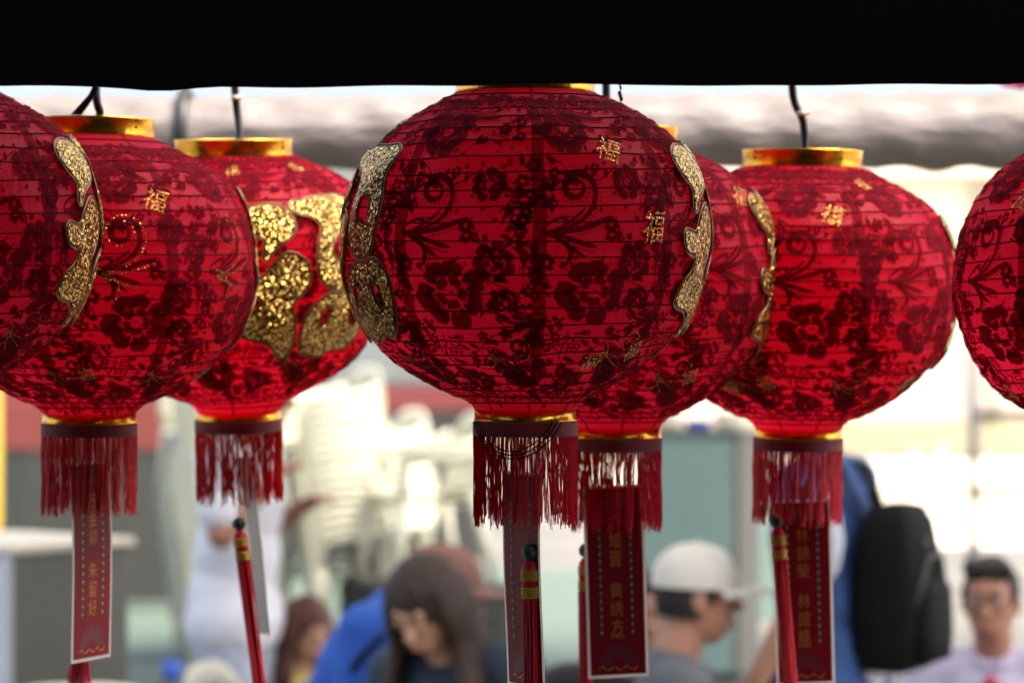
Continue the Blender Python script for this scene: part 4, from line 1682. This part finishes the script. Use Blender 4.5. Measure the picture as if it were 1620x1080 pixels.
# woman with long dark hair looking down
person('woman with long dark hair in navy top looking down, seated', X(768, 7.5), 7.5, rad(-28), True, .385, .17, -.10, -.05, .62, None, 'skin_b', 'cloth_navy', 'denim', 'long', 'hair_brown', sleeve=1.5, scale=1.0)
# black shirt, mostly behind the card
person('seated person in black shirt mostly hidden behind card 0483', X(985, 7.95), 7.95, rad(10), True, .30, .14, 0, .2, .15, None, 'skin_a', 'cloth_black', 'denim', 'short', 'hair_black', scale=.98)
# white cap and grey shirt
person('seated person in white cap and grey shirt seen in profile', X(1028, 7.3), 7.3, rad(98), True, .37, .12, .0, 0, .05, None, 'skin_a', 'cloth_grey', 'denim', 'cap', 'hair_black', 'cap_white', sleeve=.8, scale=1.0)
# standing man with backpack
pw, ph_, pR = person('standing person in blue shirt with pale panel, wearing a black backpack', X(1312, 7.4), 7.4, rad(-118), False, lean=.02, yaw=0, pitch=.1,
                     skin='skin_a', shirt='cloth_blue', trousers='cloth_pale', sleeve=.85, scale=1.0,
                     arms={-1: (V((-.24, .02, 1.15)), V((-.22, -.16, .98))), 1: (V((.25, .03, 1.14)), V((.23, -.10, .92)))})
m = MB(); m.ball((.165, .02, 1.27), (.022, .085, .13), 12, None); m.build('side_piece', 'cloth_pale', pw)  # pale patch set on the side of the blue shirt
# man with glasses
person('seated man with glasses and lavender shirt over a magenta collar', X(1573, 8.5), 8.5, rad(-12), True, .27, .14, 0, -.1, .08, None, 'skin_c', 'cloth_lavender', 'denim', 'short', 'hair_black', sleeve=1.5, scale=1.0,
       collar=('cloth_lavender', 'cloth_magenta'), glasses=True)

# chairs under the seated people
for (x, y, rz, s, who) in ((446, 9.2, 40, .66, 'the brown-haired child'), (490, 8.1, 75, 1.06, 'the royal blue shirt'), (768, 7.5, -28, .90, 'the long-haired woman'),
                           (985, 7.95, 10, .70, 'the black shirt'), (1028, 7.3, 98, .87, 'the white cap'), (1573, 8.5, -12, .70, 'the man with glasses')):
    f = V((math.sin(rad(rz)), -math.cos(rad(rz))))
    put_chair(X(x, y) + f.x * .03, y + f.y * .03, 0, rad(rz), 'white plastic armchair under ' + who, 'chairs under the seated people', s)
put_chair(X(1152, 6.75), 6.75, 0, rad(172), 'empty white plastic armchair before the grey shirt', 'empty chairs among the people', 1.21)
put_chair(X(142, 6.9), 6.9, 0, rad(185), 'empty white plastic armchair before the pale blue cabinet', 'empty chairs among the people', 1.22)

# backpack
bp = empty('backpack', pw.location + V((-.005, .0, .232)), rad(-118), 'black backpack worn on the blue shirt', 'backpack')
bp.scale = (.74, .78, .83)
m = MB()
vs, fs = [], []
prof = [(.0, .66), (.02, .80), (.03, .96), (.02, .99), (-.01, 1.0)]
for (z, w, d0) in ((.86, .10, .07), (.87, .145, .11), (.92, .16, .15), (1.05, .165, .165), (1.20, .16, .15), (1.30, .145, .12), (1.345, .11, .085), (1.355, .05, .04)):
    for k in range(20):
        a = 2 * PI * k / 20
        ex = lambda c: math.copysign(abs(c) ** .40, c)
        vs.append((w * ex(math.cos(a)), .235 + d0 * ex(math.sin(a)) * .72, z))
for j in range(7):
    for k in range(20):
        q, w = j * 20 + k, j * 20 + (k + 1) % 20
        fs.append((q, w, w + 20, q + 20))
fs += [tuple(range(19, -1, -1)), tuple(range(140, 160))]
m.add(vs, fs); m.build('main_bag', 'pack', bp)
m = MB()
vs, fs = [], []
for (z, w, d0) in ((.89, .08, .02), (.90, .12, .045), (.98, .13, .05), (1.10, .125, .045), (1.14, .10, .02)):
    for k in range(16):
        a = 2 * PI * k / 16
        ex = lambda c: math.copysign(abs(c) ** .6, c)
        vs.append((w * ex(math.cos(a)), .345 + d0 * ex(math.sin(a)), z))
for j in range(4):
    for k in range(16):
        q, w = j * 16 + k, j * 16 + (k + 1) % 16
        fs.append((q, w, w + 16, q + 16))
fs += [tuple(range(15, -1, -1)), tuple(range(64, 80))]
m.add(vs, fs); m.build('front_pocket', 'pack', bp)
for s in (-1, 1):
    m = MB(); m.tube([(s * .09, .15, 1.33), (s * .105, .09, 1.455), (s * .11, .0, 1.475), (s * .115, -.09, 1.40), (s * .13, -.135, 1.25), (s * .17, -.10, 1.10), (s * .185, .04, .98), (s * .14, .15, .92)],
                       [.024, .026, .028, .028, .026, .016, .011, .010], 8, .35)
    m.build('strap', 'pack', bp)
m = MB(); m.tube([(-.03, .17, 1.34), (-.025, .15, 1.385), (.025, .15, 1.385), (.03, .17, 1.34)], .008, 8); m.build('grab_handle', 'pack', bp)
m = MB(); m.tube([(-.125, .33, 1.02), (-.12, .352, 1.10), (-.06, .36, 1.20), (.06, .36, 1.20), (.12, .352, 1.10), (.125, .33, 1.02)], .009, 6); m.build('zip', 'pack_grey', bp)
m = MB(); m.ball((.04, .345, 1.24), (.018, .006, .018), 12); m.build('badge', 'pack_grey', bp)

# dark sling over the royal blue shirt
sb = empty('sling_bag', (X(590, 8.05), 8.05, 0.0), 0, 'dark sling strap across the royal blue shirt', 'bag')
w = lambda a, b, d: at(a, b, d - .22) - V((X(590, 8.05), 8.05, 0))
m = MB(); m.tube([w(628, 985, 8.13), w(600, 1012, 8.02), w(570, 1040, 8.0), w(545, 1075, 8.02), w(535, 1110, 8.08)], .012, 8, .5); m.build('strap', 'pack', sb)
m = MB(); m.ball(w(532, 1160, 8.05), (.09, .05, .08), 12); m.build('pouch', 'pack', sb)

# ------------------------------------------------------------------ things standing around
cb = empty('metal_cabinet', (X(20, 9.4), 9.4, 0), rad(-38), 'pale blue metal cabinet with a cream top', 'cabinet')
zt = 1.75 - (860 - 540) / FPX * 9.1
m = MB(); m.box(-.26, .26, -.24, .24, .06, zt - .03); m.build('carcass', 'pale_blue', cb, bevel=.006)
m = MB(); m.box(.2605, .272, -.238, .238, .06, zt - .032); m.build('side_piece', 'box_grey', cb, bevel=.003)
m = MB(); m.box(-.28, .285, -.26, .26, zt - .028, zt); m.build('top', 'cream_top', cb, bevel=.006)
for s in (-1, 1):
    m = MB(); m.box(min(s * .004, s * .245), max(s * .004, s * .245), -.252, -.2405, .1, zt - .06); dd = m.build('door', 'pale_blue', cb, bevel=.003)
    m = MB(); m.box(s * .03 - .006, s * .03 + .006, -.268, -.253, .5, .62); m.build('handle', 'steel', dd, bevel=.002)
for sx in (-.22, .22):
    for sy in (-.2, .2):
        m = MB(); m.tube([(sx, sy, 0), (sx, sy, .06)], .02, 8); m.build('foot', 'pole_black', cb)

tb = empty('teal_container', (X(1098, 15.6), 15.6, 0), rad(-20), 'pale teal container with a grey side behind the white cap', 'container')
zt = 1.75 - (690 - 540) / FPX * 15.4
m = MB(); m.box(-.27, .27, -.2, .2, .05, zt); m.build('body', 'pale_teal', tb, bevel=.01)
m = MB(); m.box(.2705, .30, -.198, .198, .05, zt - .004); m.build('side_board', 'box_grey', tb, bevel=.004)
m = MB(); m.box(-.29, .31, -.22, .22, zt + .001, zt + .03); m.build('lid', 'box_grey', tb, bevel=.006)
for sx in (-.2, .2):
    m = MB(); m.tube([(sx, -.03, .025), (sx, .03, .025)], .025, 10); m.build('castor', 'pole_black', tb)
zt += .03


def on_box(name, label, cat, dx, mats, r, h):
    o = empty(name, (tb.location.x + dx, tb.location.y - .02, zt), 0, label, cat)
    m = MB(); m.lathe([(.001, 0.001), (r * .8, 0.001), (r, h * .5), (r * .96, h), (.001, h)], 24, False); m.build('bowl', mats[0], o)
    m = MB(); m.lathe([(r * .96, h + .0005), (r * 1.05, h + .004), (r * 1.05, h + .012), (r * .96, h + .014)], 24); m.build('rim', mats[1], o)


on_box('bowl', 'cream round bowl at the edge of the teal container', 'bowl', -.14, ('cream_top', 'cream_top'), .075, .07)
on_box('basin', 'small blue basin between cream bowls on the teal container', 'basin', .02, ('blue_plastic', 'blue_plastic'), .07, .04)
on_box('bowl', 'cream bowl by the grey side of the teal container', 'bowl', .19, ('cream_top', 'cream_top'), .085, .075)

# pale upright board right of the container
pb = empty('notice_board', (X(1206, 17.5), 17.5, 0), rad(5), 'narrow pale green notice board on feet beside the teal container', 'board')
m = MB(); m.box(-.09, .09, -.012, .012, .12, 1.15); m.build('panel', 'pale_teal', pb, bevel=.004)
for s in (-1, 1):
    m = MB(); m.tube([(s * .07, -.15, .012), (s * .07, .15, .012)], .012, 8); m.tube([(s * .07, .0225, .012), (s * .07, .0225, .3)], .01, 8); m.build('foot', 'steel', pb)

yp = empty('yellow_pole', (X(-10, 12.5), 12.5, 0), 0, 'yellow painted pole behind the pale blue cabinet', 'pole')
m = MB(); m.tube([(0, 0, .02), (0, 0, 2.15)], .034, 14); m.build('shaft', 'yellow_paint', yp)
m = MB(); m.lathe([(.001, 0), (.11, 0), (.11, .015), (.04, .03), (.001, .03)], 24, False); m.build('base_plate', 'yellow_paint', yp)

# metal barrier in the sun
ba = empty('crowd_barrier', (X(1540, 24), 24, 0), rad(-4), 'dark metal barrier frame with cross rails on the sunlit pavement', 'barrier')
hgt = 1.62
for x in (0, .75, 1.5):
    m = MB(); m.tube([(x, 0, 0), (x, 0, hgt if x == 0 else 1.18)], .042, 10); m.build('upright', 'dark_steel', ba)
for z in (1.17, .53):
    m = MB(); m.tube([(0, -.002, z), (1.5, -.002, z)], .036, 10); m.build('rail', 'dark_steel', ba)
for x in (0, 1.5):
    m = MB(); m.tube([(x, -.3, .04), (x, .3, .04)], .036, 10); m.build('foot', 'dark_steel', ba)
fs_ = empty('folding_stand', (X(1462, 22), 22, 0), 0, 'thin grey folding stand leaning beside the backpack', 'stand')
for s in (-1, 1):
    m = MB(); m.tube([(s * .14, -.05 * s, 0), (-s * .10 + .03, .05 * s, .98)], .012, 8); m.build('leg', 'steel', fs_)
m = MB(); m.tube([(-.10, .03, .72), (.13, .03, .72)], .01, 8); m.build('brace', 'steel', fs_)

ys = MB(); ys.box(-14, 26, 0, .25, 0.004, .12)
o = ys.build('yellow_kerb', 'ochre', smooth=False); o.location = (0, 33.5, 0); tag(o, 'long ochre yellow kerb across the sunlit pavement', 'kerb')

cu = MB(); cu.lathe([(.001, 0), (.04, 0), (.05, .1), (.048, .1), (.038, .006), (.001, .006)], 20, False)
o = cu.build('cup', 'blue_plastic'); o.location = (X(272, 15.4), 15.4, .004); tag(o, 'small blue cup on the green floor by the stacked chairs', 'cup')

# pink bunting on the far bar
bn = empty('bunting', (X(1590, 5.62), 5.50, 0), 0, 'bright pink cloth bow tied over the rolled tarpaulin', 'bunting')
zb = 1.75 + (540 - 138) / FPX * 5.5
for (dx, dz, a) in ((-.02, .015, .5), (.02, .012, -.5), (.045, .01, -.2)):
    m = MB(); m.ball((dx, 0, zb + dz), (.026, .012, .013), 12, Matrix.Rotation(a, 3, 'Y')); m.build('loop', 'pink_cloth', bn)
m = MB(); m.tube([(0, 0, zb + .01), (0, .12, BEAMZ)], .004, 6); m.build('cord', 'pink_cloth', bn)
